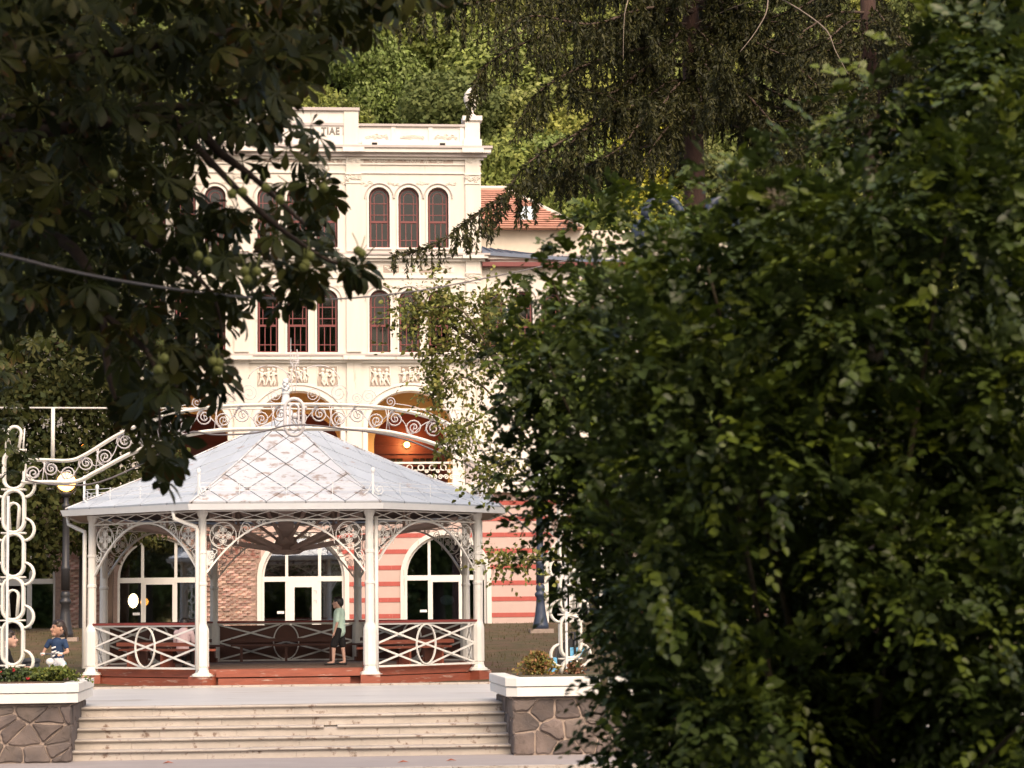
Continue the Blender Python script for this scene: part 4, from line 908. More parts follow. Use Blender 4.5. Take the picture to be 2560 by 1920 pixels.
# ---------------------------------------------------------------- lamp posts
def lamp_post(x, y, lit, label, mt):
    z0 = gz(y); t = thing('lamp_post', label, 'lamp post', (x, y, z0), 'cast iron lamp posts on the slope')
    obj('footing', MB().bx(x-.32, x+.34, y-.3, y+.3, z0-.3, z0+.10), 'stone_mortar', t)
    obj('base', MB().lathe([(.225, .10), (.225, .22), (.21, .24), (.20, .3), (.16, .5), (.13, .75), (.115, .98), (.15, 1.02), (.165, 1.07), (.15, 1.11), (.11, 1.15), (.13, 1.2), (.125, 1.3), (.09, 1.36)], (x, y, z0), 16), mt, t, True)
    obj('pole', MB().lathe([(.12, 1.37), (.115, 1.9), (.13, 1.94), (.13, 2.0), (.10, 2.05), (.09, 3.6), (.12, 3.64), (.12, 3.7), (.07, 3.75), (.06, 3.9)], (x, y, z0), 12), mt, t, True)
    zg = z0+4.33; gl = obj('globe', MB().ell((x, y, zg), .255, 16, 12), 'globe_lit' if lit else 'globe_off', t, True)
    m = MB()
    for s in (-1, 1): m.tube(smoothline([(x, y, z0+3.88), (x+s*.12, y, z0+3.98), (x+s*.29, y, zg-.05), (x+s*.25, y, zg+.2), (x+s*.30, y, zg+.26)], 5), .018, 6)
    obj('yoke', m, 'iron_grey' if not lit else 'lamp_black', t, True); obj('holder', MB().lathe([(.05, 3.9), (.1, 3.95), (.14, 4.0), (.12, 4.06)], (x, y, z0), 12), mt, t, True)
p = at(163, 1590, 67); lamp_post(p.x, 67, True, 'black lamp post with glowing globe left of the pavilion', 'lamp_black')
p = at(1352, 1580, 68.3); lamp_post(p.x, 68.3, False, 'blue black lamp post with flared base by the striped wall', 'lamp_blue')
q = at(203, 1120, 74); t = thing('street_light', 'small orange glowing lamp among the dark trees at left', 'lamp', (q.x, q.y, gz(74))); obj('bulb', MB().ell(q, (.14, .1, .12)), 'globe_amber', t, True); obj('pole', MB().tube([(q.x, q.y+.1, gz(74)), (q.x, q.y+.1, q.z-.1)], .05, 6), 'lamp_black', t)
# tall crook lamp standing behind the shrub
t = thing('crook_lamp', 'dark blue double crook street lamp rising behind the right shrub', 'street lamp', (at(1745, 560, 22).x, 22, 0)); q = at(1745, 600, 22)
obj('pole', MB().tube([(q.x, 22, 0), (q.x, 22, q.z-.3)], [.09, .06], 8), 'lamp_blue', t, True)
for px in ((1612, 1702), (1768, 1850)):
    a = [tuple(at(px[0]+(px[1]-px[0])*(.5-.5*math.cos(math.pi*i/10)), 545-50*math.sin(math.pi*i/10), 22)) for i in range(11)]; e = at(px[1] if px[0] < 1700 else px[0], 600, 22); e0 = at(1745, 640, 22)
    pts = a+[tuple(e), tuple(e0)] if px[0] < 1700 else [tuple(e0), tuple(e)]+a; obj('arm', MB().tube(pts, .045, 8), 'lamp_blue', t, True)
    tip = a[0] if px[0] < 1700 else a[-1]; obj('lantern', MB().lathe([(.03, 0), (.12, -.06), (.15, -.2), (.10, -.32), (.02, -.36)], tip, 10), 'lamp_blue', t, True)

# ---------------------------------------------------------------- hillside and its trees
V = []; Fc = []; xs = np.linspace(-120, 160, 57); ys = np.linspace(94, 420, 60); hz_ = lambda x, y: 1.2+max(0, y-97)*.80+3*math.sin(x*.07+y*.05)*min(1, max(0, y-97)/15)
for y in ys:
    for x in xs: V.append((x, y, min(hz_(x, y), 190)))
nx = len(xs); Fc = [(j*nx+i, j*nx+i+1, (j+1)*nx+i+1, (j+1)*nx+i) for j in range(len(ys)-1) for i in range(nx-1)]
struct('hill', MB().add(V, Fc), 'hill_soil')
LQ = np.array([(0, 1, 2, 3)]); DIA = np.array([(-.55, 0, 0), (0, -.36, .05), (.6, 0, -.05), (0, .36, .05)])
def crown(lobes, n_per, size, cols, seed, up=.35, shell=.55):
    rg = np.random.default_rng(seed); P = []; Nn = []
    for c, r in lobes:
        r = np.array(r, float) if np.ndim(r) else np.array([r]*3, float); n = int(n_per*np.mean(r)**2)
        d = rg.normal(size=(n, 3)); d /= np.linalg.norm(d, axis=1, keepdims=True)
        cl = rg.normal(size=(26, 3)); cl /= np.linalg.norm(cl, axis=1, keepdims=True); k = np.max(d@cl.T, axis=1); bump = 1+.28*(k-.82)/.18   # uneven clumps
        rad = (shell+(1-shell)*rg.random(n)**.6)*bump; P.append(np.array(c)+d*r*rad[:, None]); Nn.append(d)
    P = np.concatenate(P); Nn = np.concatenate(Nn); n = len(P); nn = Nn*.7+rg.normal(size=(n, 3))*.6+np.array([0, 0, up]); nn /= np.linalg.norm(nn, axis=1, keepdims=True)
    f = np.cross(nn, rg.normal(size=(n, 3))); f[:, 2] -= .25
    V, Qs = scatter(DIA, LQ, P, frames(f, nn), size*rg.uniform(.6, 1.35, n)); cc = np.array(cols)[rg.integers(0, len(cols), n)]*rg.uniform(.7, 1.25, (n, 1))
    return V, Qs, np.repeat(cc, 4, 0)
def limbs(m, base, top, tips, r0):
    m.tube(smoothline([base, tuple(Vector(base).lerp(Vector(top), .5)+Vector((random.uniform(-.1, .1), 0, 0))), top], 4), [r0*(1-.75*i/8) for i in range(9)], 8)
    for tp in tips:
        s_ = Vector(base).lerp(Vector(top), random.uniform(.35, .95)); mid = s_.lerp(Vector(tp), .55)+Vector((0, 0, .3)); pts = smoothline([tuple(s_), tuple(mid), tuple(tp)], 4); m.tube(pts, [r0*.4*(1-.85*i/8) for i in range(9)], 5)
    return m
hillv = []
HC = [[(.235, .258, .062), (.266, .281, .077), (.188, .219, .055)], [(.204, .242, .062), (.235, .266, .094), (.156, .195, .055)], [(.390, .420, .062), (.420, .420, .077), (.312, .375, .062)], [(.133, .164, .055), (.164, .188, .062)], [(.235, .250, .117), (.188, .204, .077), (.312, .312, .173)]]
for i in range(5):
    rn = random.Random(i); lob = [((rn.uniform(-1.5, 1.5), rn.uniform(-1.5, 1.5), 4.2+rn.uniform(-1.6, 2.2)), (rn.uniform(1.2, 2.0), rn.uniform(1.2, 2.0), rn.uniform(.8, 1.35))) for _ in range(10)]
    V, Qs, cc = crown(lob, 950, .21, HC[i], i+3)
    o = np_mesh('tmp', V, Qs, 'leaf_far', cc); cme = o.data; bpy.data.objects.remove(o); random.seed(i)
    tme = limbs(MB(), (0, 0, -.5), (0, 0, 5), [l[0] for l in lob[:5]], .22).mesh('trunk', 'bark', True); hillv.append((tme, cme))
random.seed(21)
# where each tree of the slope stands, seen between the chestnut and the spruce
HL = ['olive green broadleaf tree on the hillside', 'grey green broadleaf tree on the hillside', 'bright yellow green tree on the hillside', 'deep green tree on the hillside', 'pale blossoming tree on the hillside']
cnt = 0; rowc = {}; ORD = ['first', 'second', 'third', 'fourth', 'fifth', 'sixth', 'seventh', 'eighth', 'ninth', 'tenth', 'eleventh', 'twelfth', 'thirteenth', 'fourteenth', 'fifteenth', 'sixteenth', 'seventeenth', 'eighteenth', 'nineteenth', 'twentieth', 'last']
for row, Y in enumerate(np.arange(99, 160, 4.2)):
    x0, x1 = at(-120, 500, Y).x, at(2350, 500, Y).x; step = 3.7
    for x in np.arange(x0, x1, step):
        X = x+random.uniform(-1.2, 1.2); Yy = Y+random.uniform(-1.5, 1.5); kd = random.choice((0, 0, 1, 1, 1, 3, 3, 0, 4 if random.random() < .5 else 0, 2 if random.random() < .25 else 0))
        q = at(1065, 300, 101)
        if abs(X-q.x) < 2 and row == 0: kd = 2
        zb = hz_(X, Yy); top = Vector((X, Yy, zb+6)); d = top-CP; px = 1280+F*d.dot(cr)/d.dot(cf); py = 960-F*d.dot(cu)/d.dot(cf)
        if py < -350 or py > 950: continue
        cnt += 1; rowc[row] = rowc.get(row, 0)+1; nb = 'just above the parapet' if (600 < px < 1250 and row < 3) else ('left of the attic block' if px < 620 else ('high up between chestnut and spruce' if px < 1250 else 'behind the spruce branches'))
        t = thing('hillside_tree', f'{HL[kd]}, {ORD[min(20, row)]} row up, {ORD[min(20, rowc[row]-1)]} from left', 'tree', (X, Yy, zb), 'trees on the hillside behind the building')
        s_ = random.uniform(.8, 1.25)
        for me, nm in zip(hillv[kd], ('trunk', 'crown')):
            o = bpy.data.objects.new(nm, me); C.objects.link(o); o.parent = t; o.scale = (s_, s_, s_*random.uniform(.95, 1.25)); o.rotation_euler = (0, 0, random.uniform(0, 6.28))

# ---------------------------------------------------------------- dark trees left of the building
def px_tree(name, label, base, lob_px, Y, n_per, size, cols, seed, mt='leaf_far', r0=.25, spread=1.2, ntip=6):
    t = thing(name, label, 'tree', base); lob = []; rn = random.Random(seed)
    for px, py, r in lob_px: y = Y+rn.uniform(-spread, spread); s_ = r*y/F; lob.append((tuple(at(px, py, y)), (s_, s_*1.0, s_*.8)))
    V, Qs, cc = crown(lob, n_per, size, cols, seed); np_mesh('crown', V, Qs, mt, cc, t)
    top = max(l[0][2] for l in lob); obj('trunk', limbs(MB(), base, (base[0]+.3, base[1], top-.6), [l[0] for l in lob[:ntip]], r0), 'bark', t, True); return t
DK = [(.055, .065, .018), (.07, .08, .022), (.04, .055, .018), (.085, .085, .025)]
px_tree('evergreen_tree', 'dark shaggy evergreen tree behind the glowing lamp at far left', (-9.2, 71, gz(71)), [(60, 900, 170), (230, 880, 150), (40, 1080, 190), (210, 1060, 130), (120, 1230, 150), (20, 1300, 130), (270, 1230, 90), (-120, 1000, 220), (-150, 1250, 200), (30, 760, 150), (215, 1330, 70), (90, 1370, 70)], 71.2, 900, .17, DK, 31)
px_tree('evergreen_tree', 'dark green tree hiding the left loggia arch of the building', (-5.3, 73.5, gz(73.5)), [(330, 900, 130), (300, 1060, 110), (400, 1010, 60), (330, 1180, 100), (420, 1130, 50), (300, 1300, 85), (370, 1320, 60), (440, 1310, 30), (250, 1380, 50)], 73.6, 900, .16, DK, 32, r0=.18, spread=.6)
px_tree('broadleaf_tree', 'leafy dark tree beyond the left wing of the building', (-13, 76, gz(76)), [(-50, 600, 260), (150, 640, 220), (200, 420, 240), (-50, 300, 280), (230, 220, 200), (100, 80, 220), (-200, 500, 300)], 76, 420, .24, DK, 33, spread=1.5)

# ---------------------------------------------------------------- horse chestnut over the left of the picture
def leaf_template(nl, L, seed):
    rn = random.Random(seed); V = []; Q = []; W = []; st_ = ((0, .04), (.3, .30), (.58, .82), (.78, 1.0), (.92, .6), (1.0, .06))
    for i in range(nl):
        u = i/(nl-1)*2-1; a = u*R(118)+rn.uniform(-.08, .08); ll = L*(1-.42*abs(u)**1.3)*rn.uniform(.92, 1.06); wd = ll*.20; dr = rn.uniform(.25, .5)*ll; tw = rn.uniform(-.3, .3); b0 = len(V)
        for t, w_ in st_:
            for s in (-1, 0, 1):
                x = ll*t; y = s*wd*w_; z = -dr*t*t+abs(s)*wd*w_*.22+y*tw*t
                V.append((x*math.cos(a)-y*math.sin(a), x*math.sin(a)+y*math.cos(a), z)); W.append(t*(.5+.5*abs(s)))
        for k in range(5):
            for s in (0, 1): Q.append((b0+k*3+s, b0+(k+1)*3+s, b0+(k+1)*3+s+1, b0+k*3+s+1))
    b0 = len(V); V += [(-.16*L/.17, -.004, -.02), (-.16*L/.17, .004, -.02), (0, .004, 0), (0, -.004, 0)]; W += [0]*4; Q.append((b0, b0+1, b0+2, b0+3))
    return np.array(V), np.array(Q), np.array(W)
LT = [leaf_template(n, .17, s) for n, s in ((7, 1), (5, 2), (7, 3), (6, 4))]
GREENS = np.array([(.042, .052, .010), (.055, .064, .011), (.032, .042, .010), (.078, .080, .015)]); RUST = np.array([(.20, .045, .018), (.16, .07, .025), (.11, .06, .02)])
def leaf_cols(W, n, rg, rust=.3):
    base = GREENS[rg.integers(0, len(GREENS), n)]*rg.uniform(.75, 1.25, (n, 1)); ru = RUST[rg.integers(0, 3, n)]; f = np.where(rg.random(n) < rust, rg.uniform(.4, 1.0, n), 0.05)
    k = np.clip((W[None]-.62)*3.0, 0, 1)*f[:, None]; return (base[:, None]*(1-k[..., None])+ru[:, None]*k[..., None]).reshape(-1, 3)
def inpoly(p, P):
    x, y = p; r_ = False
    for i in range(len(P)):
        (x1, y1), (x2, y2) = P[i], P[i-1]
        if (y1 > y) != (y2 > y) and x < (x2-x1)*(y-y1)/(y2-y1)+x1: r_ = not r_
    return r_
CH = [(-700, -900), (1250, -900), (1240, -80), (1130, -20), (1010, 25), (930, 75), (850, 110), (790, 170), (770, 300), (815, 350), (800, 430), (835, 500), (815, 580), (850, 640), (905, 660), (900, 690), (800, 680), (790, 760), (735, 770), (690, 790), (640, 770), (610, 810), (560, 800), (570, 900), (555, 990), (500, 940), (480, 1000), (445, 1050), (450, 1150), (395, 1210), (370, 1120), (330, 1090), (290, 1000), (250, 880), (150, 850), (90, 780), (0, 830), (-200, 900), (-700, 900)]
HOLES = [(610, 430, 160, 65, .85), (480, 360, 130, 50, .65), (500, 560, 330, 260, .30), (330, 900, 40, 60, .5), (290, 740, 50, 40, .5), (720, 330, 40, 60, .5), (120, 860, 130, 50, .9), (640, 240, 200, 60, .25), (250, 560, 120, 90, .35), (520, 690, 200, 50, .35)]
rg = np.random.default_rng(5); cht = thing('chestnut_tree', 'dark horse chestnut with drooping hand shaped leaves and green conkers at upper left', 'tree', (at(-620, 900, 15.5).x, 15.5, 0))
pts = []; 
while len(pts) < 2350:
    inside = rg.random() < .80
    p = (rg.uniform(-30, 1150), rg.uniform(-60, 1220)) if inside else (rg.uniform(-700, 1250), rg.uniform(-900, 100) if rg.random() < .7 else rg.uniform(100, 900))
    if not inside and 0 <= p[0] and p[1] > 0: continue
    if not inpoly(p, CH): continue
    pr = 0
    for hx, hy, a, b, k in HOLES:
        dd = ((p[0]-hx)/a)**2+((p[1]-hy)/b)**2
        if dd < 1: pr = max(pr, k)
    if rg.random() < pr: continue
    pts.append((p[0], p[1], rg.uniform(12.5, 17.5)))
P = np.array([tuple(at(a, b, y)) for a, b, y in pts]); n = len(P); ctr = np.array(at(-300, 100, 15.5))
out = P-ctr; out[:, 2] *= .3; out /= np.linalg.norm(out, axis=1, keepdims=True); fw = out*.5+rg.normal(size=(n, 3))*.75; fw[:, 2] = fw[:, 2]*.35-.55
nr = rg.normal(size=(n, 3))*.55+np.array([0, -.1, 1]); Rm = frames(fw, nr); sc_ = rg.uniform(.7, 1.25, n)
near = set(np.argsort(P[:, 1]+np.where((P[:, 2] > CZ) & (np.array([a for a, b, c in pts]) > 0) & (np.array([b for a, b, c in pts]) > 0), 0, 50))[:300].tolist()); var = rg.integers(0, 4, n)
lv = []
for i, (T, Q, W) in enumerate(LT):
    for j in range(3):
        me = np_mesh('tmp', T, Q, 'leaf', leaf_cols(W, 1, rg, (.0, 1, .3)[j])); lv.append(me.data); bpy.data.objects.remove(me)
    idx = np.array([k for k in range(n) if var[k] == i and k not in near]); V, Qs = scatter(T, Q, P[idx], Rm[idx], sc_[idx])
    np_mesh('foliage', V, Qs, 'leaf', leaf_cols(W, len(idx), rg), cht, True)
for k in sorted(near):
    o = link('leaf', lv[var[k]*3+int(rg.integers(0, 3))], cht); o.matrix_world = Matrix.Translation(-Vector(cht['base'])) @ Matrix(((*[float(a) for a in Rm[k][0]*sc_[k]], P[k][0]), (*[float(a) for a in Rm[k][1]*sc_[k]], P[k][1]), (*[float(a) for a in Rm[k][2]*sc_[k]], P[k][2]), (0, 0, 0, 1))); o.matrix_parent_inverse = Matrix()
m = MB(); b0 = Vector(cht['base']); tp = at(-560, -300, 15.5); m.tube(smoothline([tuple(b0), tuple(b0.lerp(tp, .5)+Vector((.1, 0, 0))), tuple(tp)], 5), [.38-.018*i for i in range(11)], 10); obj('trunk', m, 'bark', cht, True)
for path in ([(-590, 500, 15.5), (-300, 300, 15), (0, 180, 14.6), (300, 130, 14.6), (650, 60, 15), (1000, -40, 15.4)], [(-590, 620, 15.5), (-250, 420, 15), (100, 330, 14.6), (430, 300, 14.3), (560, 390, 14.2), (640, 450, 14.1), (760, 560, 14)], [(-300, 300, 15), (60, 300, 15.5), (330, 270, 15.4), (560, 260, 15.2), (720, 210, 15.2)], [(-580, 700, 15.5), (-200, 560, 15), (150, 600, 14.5), (250, 780, 14.2), (270, 930, 14), (290, 1000, 14)], [(100, 480, 14.8), (350, 600, 14.4), (520, 720, 14.1), (560, 860, 14)], [(430, 300, 14.3), (640, 520, 14), (800, 640, 13.9), (880, 665, 13.8)], [(250, 780, 14.2), (380, 900, 14), (400, 1090, 13.9)]):
    q = smoothline([tuple(at(*p)) for p in path], 6); k = len(q); r1 = .055 if path[0][0] < 0 else .02; obj('limb', MB().tube(q, [r1*(1-.9*i/(k-1))+.004 for i in range(k)], 7), 'bark', cht, True)
cm_ = MB().lathe([(.002, -.026), (.014, -.023), (.024, -.01), (.026, .004), (.02, .018), (.008, .027), (.002, .03)], (0, 0, 0), 10); cm_.tube([(0, 0, .028), (.01, 0, .06), (.03, .01, .10)], .003, 5)
for i in range(26): a = i*2.4; z = -.022+.044*i/26; r_ = math.sqrt(max(0, .026**2-z*z)); cm_.tube([(r_*math.cos(a), r_*math.sin(a), z), (r_*1.22*math.cos(a), r_*1.22*math.sin(a), z*1.2)], [.003, .0006], 4)
cme = cm_.mesh('conker', 'conker', True)
for px, py in ((282, 436), (665, 470), (700, 500), (612, 678), (642, 680), (618, 700), (765, 660), (895, 628), (904, 634), (410, 897), (395, 925), (532, 905), (548, 908), (545, 925), (760, 668), (495, 640), (580, 485), (607, 480), (810, 470), (775, 640), (1098, 630), (520, 655)):
    if px < 1000: q = at(px, py, 13.0); link('conker', cme, cht, tuple(q), random.uniform(0, 6))
# unseen chestnut canopy and trees behind camera, added to block light from near foliage
rg = np.random.default_rng(77); n = 4500; q = np.stack([rg.uniform(-9, 1.6, n), rg.uniform(5, 21, n), rg.uniform(0, 1, n)], 1); q[:, 2] = 3.0+q[:, 1]*.255+.5+q[:, 2]**1.3*4.0
T, Q, W = LT[1]; V, Qs = scatter(T, Q, q, frames(rdir(n)*np.array([1, 1, .3])-np.array([0, 0, .3]), rg.normal(size=(n, 3))*.4+np.array([0, 0, 1])), rg.uniform(1.3, 2.2, n)); np_mesh('foliage', V, Qs, 'leaf', leaf_cols(W, n, rg), cht, True)
for i, (X, Y, s_) in enumerate(((-9, -7, 3.4), (-3, -11, 3.9), (10.5, -10, 2.95))):
    t = thing('added_shading_tree', ('broad unseen tree added behind the viewer on the left for shading', 'tall unseen tree added straight behind the viewer for shading', 'broad unseen tree added behind the viewer on the right for shading')[i], 'tree', (X, Y, -.1), 'unseen trees added behind the viewer for shading')
    for me, nm in zip(hillv[1], ('trunk', 'crown')): o = bpy.data.objects.new(nm, me); C.objects.link(o); o.parent = t; o.scale = (s_*.8, s_*.8, s_)

PB = ['leftmost', 'second from the left', 'third from the left', 'fourth from the left', 'fifth from the left', 'sixth from the left', 'seventh from the left', 'eighth from the left', 'ninth from the left', 'tenth from the left', 'eleventh from the left', 'rightmost']
for i in range(12):  # tree row added behind the camera so the windows reflect dark foliage
    X, Y = -44+i*8+random.uniform(-1.5, 1.5), -34+random.uniform(-4, 4)
    t = thing('added_backdrop_tree', f'unseen tree added behind the viewer to darken window reflections, {PB[i]}', 'tree', (X, Y, -.1), 'unseen trees added behind the viewer for darker reflections')
    for me, nm in zip(hillv[(1, 3, 0)[i % 3]], ('trunk', 'crown')): o = bpy.data.objects.new(nm, me); C.objects.link(o); o.parent = t; o.location = (0, 0, -3.2); o.scale = (2.4, 2.0, 2.1); o.rotation_euler = (0, 0, i*1.3)
# ---------------------------------------------------------------- spruces
NT = np.array([(0, 0, 0), (.5, -.5, 0), (1, 0, -.02), (.5, .5, 0)])
def spruce_needles(segs, rg, dens=110, ln=.095, wd=.15, cols=((.026, .030, .008), (.036, .038, .009), (.050, .048, .011), (.018, .021, .006))):
    P = []; Fw = []
    for a, b in segs:
        a, b = np.array(a), np.array(b); L = np.linalg.norm(b-a); k = max(2, int(L*dens)); t = rg.random(k)[:, None]; d = (b-a)/max(L, 1e-6); P.append(a+(b-a)*t); Fw.append(d*.9+rg.normal(size=(k, 3))*.38)
    P = np.concatenate(P); Fw = np.concatenate(Fw); n = len(P); T_ = NT*np.array([ln, ln*wd*2, ln]); V, Qs = scatter(T_, LQ, P, frames(Fw, rg.normal(size=(n, 3))), rg.uniform(.7, 1.4, n)); cc = np.array(cols)[rg.integers(0, len(cols), n)]*rg.uniform(.7, 1.3, (n, 1)); return V, Qs, np.repeat(cc, 4, 0)
def spruce_branch(path, rg, hang=.7, every=.055, side=.28):
    m = MB(); P = [Vector(p) for p in smoothline([tuple(p) for p in path], 8)]; k = len(P); segs = []
    m.tube(P, [.035*(1-.9*i/(k-1))+.004 for i in range(k)], 6); acc = 0
    for i in range(k-1):
        a, b = P[i], P[i+1]; L = (b-a).length; d = (b-a).normalized(); sd_ = d.cross(Vector((0, 0, 1)))
        if i > k*.12: segs.append((a, b))
        for _ in range(max(1, int(L/every))):
            if i < k*.15: continue
            t = rg.random(); s_ = a.lerp(b, t); f = i/k; hl = hang*(.35+.65*math.sin(math.pi*min(1, f*1.05)))*rg.uniform(.35, 1.15)
            e1 = s_+sd_*rg.uniform(-side, side)*(1.2-f)+d*rg.uniform(.02, .16)+Vector((0, 0, rg.uniform(-.03, .05))); segs.append((s_, e1))
            e2 = e1+Vector((rg.normal()*.04, rg.normal()*.04, -hl)); mid = e1.lerp(e2, .5)+Vector((rg.normal()*.02, rg.normal()*.02, 0)); segs += [(e1, mid), (mid, e2)]
            if rg.random() < .3: segs.append((mid, mid+Vector((rg.normal()*.09, rg.normal()*.05, -.16))))
    return m, segs
def spruce(label, x, y, h, r0, paths, seed, auto, dens=105):
    rg = np.random.default_rng(seed); t = thing('spruce_tree', label, 'tree', (x, y, 0)); obj('trunk', MB().tube([(x, y, -.1), (x+.02, y, h*.4), (x-.03, y, h*.7), (x, y, h)], [r0*1.3, r0, r0*.72, .05], 12), 'bark_red', t, True); allseg = []
    for pth in paths: m, sg = spruce_branch(pth, rg); obj('branch', m, 'bark', t, True); allseg += sg
    for z, L, az in auto:
        d = Vector((math.cos(az), math.sin(az), 0)); s_ = Vector((x, y, z)); pth = [s_, s_+d*L*.3+Vector((0, 0, -.05*L)), s_+d*L*.7+Vector((0, 0, -.26*L)), s_+d*L+Vector((0, 0, -.25*L))]; m, sg = spruce_branch(pth, rg, .6); obj('branch', m, 'bark', t, True); allseg += sg
    V, Qs, cc = spruce_needles(allseg, rg, dens); np_mesh('needles', V, Qs, 'needle', cc, t, True); return t
tx = at(1738, 490, 45).x; rr_ = random.Random(4)
pth = [[(1738, 330, 45), (1560, 380, 44.4), (1400, 440, 43.8), (1280, 480, 43.4), (1180, 545, 43), (1090, 610, 42.8), (985, 640, 42.7)],
       [(1738, 60, 45), (1560, 60, 44.2), (1360, 90, 43.6), (1220, 160, 43.2), (1170, 260, 43)], [(1738, 120, 45), (1600, 180, 44), (1480, 300, 43.6), (1390, 400, 43.4), (1330, 430, 43.3)],
       [(1738, -60, 45), (1500, -40, 43.9), (1250, 0, 43), (1080, 20, 42.6), (1010, 60, 42.5)], [(1738, 200, 45), (1640, 260, 43.6), (1560, 360, 43), (1500, 400, 42.8)],
       [(1738, 30, 45), (1620, 20, 43.2), (1480, 60, 42.4), (1330, 40, 42), (1250, 90, 41.9)], [(1738, 260, 45), (1660, 330, 43.4), (1600, 420, 42.8)], [(1738, 150, 45), (1850, 220, 44), (1950, 330, 43.4), (2000, 380, 43.2)], [(1738, 50, 45), (1880, 90, 44), (2020, 190, 43.4), (2090, 290, 43.2)], [(1738, -120, 45), (1400, -140, 43.6), (1150, -60, 43), (1120, 50, 42.8)],
       [(1738, 230, 45), (1580, 270, 43.8), (1450, 330, 43.2), (1330, 400, 42.9), (1270, 470, 42.8)], [(1738, 90, 45), (1500, 150, 43.6), (1360, 220, 43), (1300, 300, 42.8)]]
pth = [[at(*p) for p in q] for q in pth]
zt_ = lambda py: at(1738, py, 45).z
auto = [(zt_(rr_.uniform(-500, 330)), rr_.uniform(2.0, 3.6), rr_.choice((rr_.uniform(0, 6.28), rr_.uniform(3.4, 6.0)))) for _ in range(70)]
spr = spruce('tall spruce with reddish trunk and drooping twigs right of the building', tx, 45, 19, .235, pth, 9, auto)
t2x = at(2180, 300, 52).x; auto = [(at(2180, rr_.uniform(-500, 420), 52).z, rr_.uniform(2.2, 4.2), rr_.uniform(0, 6.28)) for _ in range(60)]
spruce('dark spruce at the top right behind the shrubs', t2x, 52, 21, .28, [], 10, auto, 90)
for k, (pp, w_) in enumerate((([(1738, -260, 45), (1620, -160, 43.6), (1570, 0, 42.6), (1560, 60, 42.5), (1558, 150, 42.5)], 1.3), ([(1738, -330, 45), (1900, -160, 43.4), (1920, 0, 42.6), (1895, 70, 42.5), (1850, 130, 42.5)], 1.8), ([(1738, 10, 45), (1900, -20, 43.6), (2050, 60, 42.6), (2090, 130, 42.5), (2120, 185, 42.5)], 1.6), ([(1738, 150, 44.7), (1772, 220, 44.4), (1762, 330, 44.3), (1768, 400, 44.3)], .8), ([(1738, 60, 44.7), (1830, 20, 44), (1890, 0, 43.5)], 1.0))):
    q = smoothline([tuple(at(*p)) for p in pp], 5); obj('dead_branch', MB().tube(q, [.012*w_*(1-.75*i/(len(q)-1)) for i in range(len(q))], 6), 'twig_pale', spr, True)

# ---------------------------------------------------------------- shrubs on the right
def shrub_leaf():
    V = [(0, 0, 0), (.32, -.36, .08), (.70, -.28, .0), (1, 0, -.14), (.70, .28, .0), (.32, .36, .08)]
    return np.array(V), np.array([(0, 1, 2, 3), (0, 3, 4, 5)])
ST, SQ = shrub_leaf()
def leaf_cloud(blobs, per, size, cols, rg, nl=12):
    P = []; Fw = []; Nr = []; Cc = []
    for c, r in blobs:
        n = int(per*r*r); d = rg.normal(size=(n, 3)); d[:, 2] += .25; d /= np.linalg.norm(d, axis=1, keepdims=True); o = np.array(c)+d*(r*(.35+.55*rg.random(n)))[:, None]
        tw = d*.9+rg.normal(size=(n, 3))*.45; tw[:, 2] += .05; tw /= np.linalg.norm(tw, axis=1, keepdims=True); L = rg.uniform(.13, .34, n)
        up = np.array([0, 0, 1.])+rg.normal(size=(n, 3))*.28+d*.25; sd = np.cross(up, tw); sd /= np.linalg.norm(sd, axis=1, keepdims=True); tc = np.array(cols)[rg.integers(0, len(cols), n)]*rg.uniform(.75, 1.25, (n, 1))
        for i in range(nl):
            t = (i+1)/nl; sg = 1 if i % 2 else -1; p = o+tw*(L*t)[:, None]+np.array([0, 0, -1.])*(L*.35*t*t)[:, None]+rg.normal(size=(n, 3))*.006
            P.append(p); Fw.append(tw*(.75 if i < nl-1 else 1.5)+sd*sg*.85+rg.normal(size=(n, 3))*.18+np.array([0, 0, -.25*t])); Nr.append(np.cross(tw, sd)*1.0+rg.normal(size=(n, 3))*.22); Cc.append(tc*rg.uniform(.85, 1.15, (n, 1)))
    P = np.concatenate(P); Fw = np.concatenate(Fw); Nr = np.concatenate(Nr); Cc = np.concatenate(Cc); n = len(P); Rm = frames(Fw, Nr); sc_ = size*(.5+.8*rg.random(n)**1.3)
    return P, Rm, sc_, Cc
BUSH = [(2440, -60), (2330, 70), (2180, 190), (2080, 300), (1980, 350), (1880, 400), (1760, 440), (1640, 510), (1560, 480), (1490, 510), (1440, 600), (1400, 660), (1330, 700), (1280, 770), (1200, 840), (1150, 900), (1200, 960), (1215, 1060), (1245, 1160), (1265, 1260), (1340, 1340), (1375, 1420), (1410, 1500), (1450, 1560), (1505, 1650), (1530, 1700), (1555, 1760), (1530, 1830), (1570, 1990), (2900, 1990), (2900, -60)]
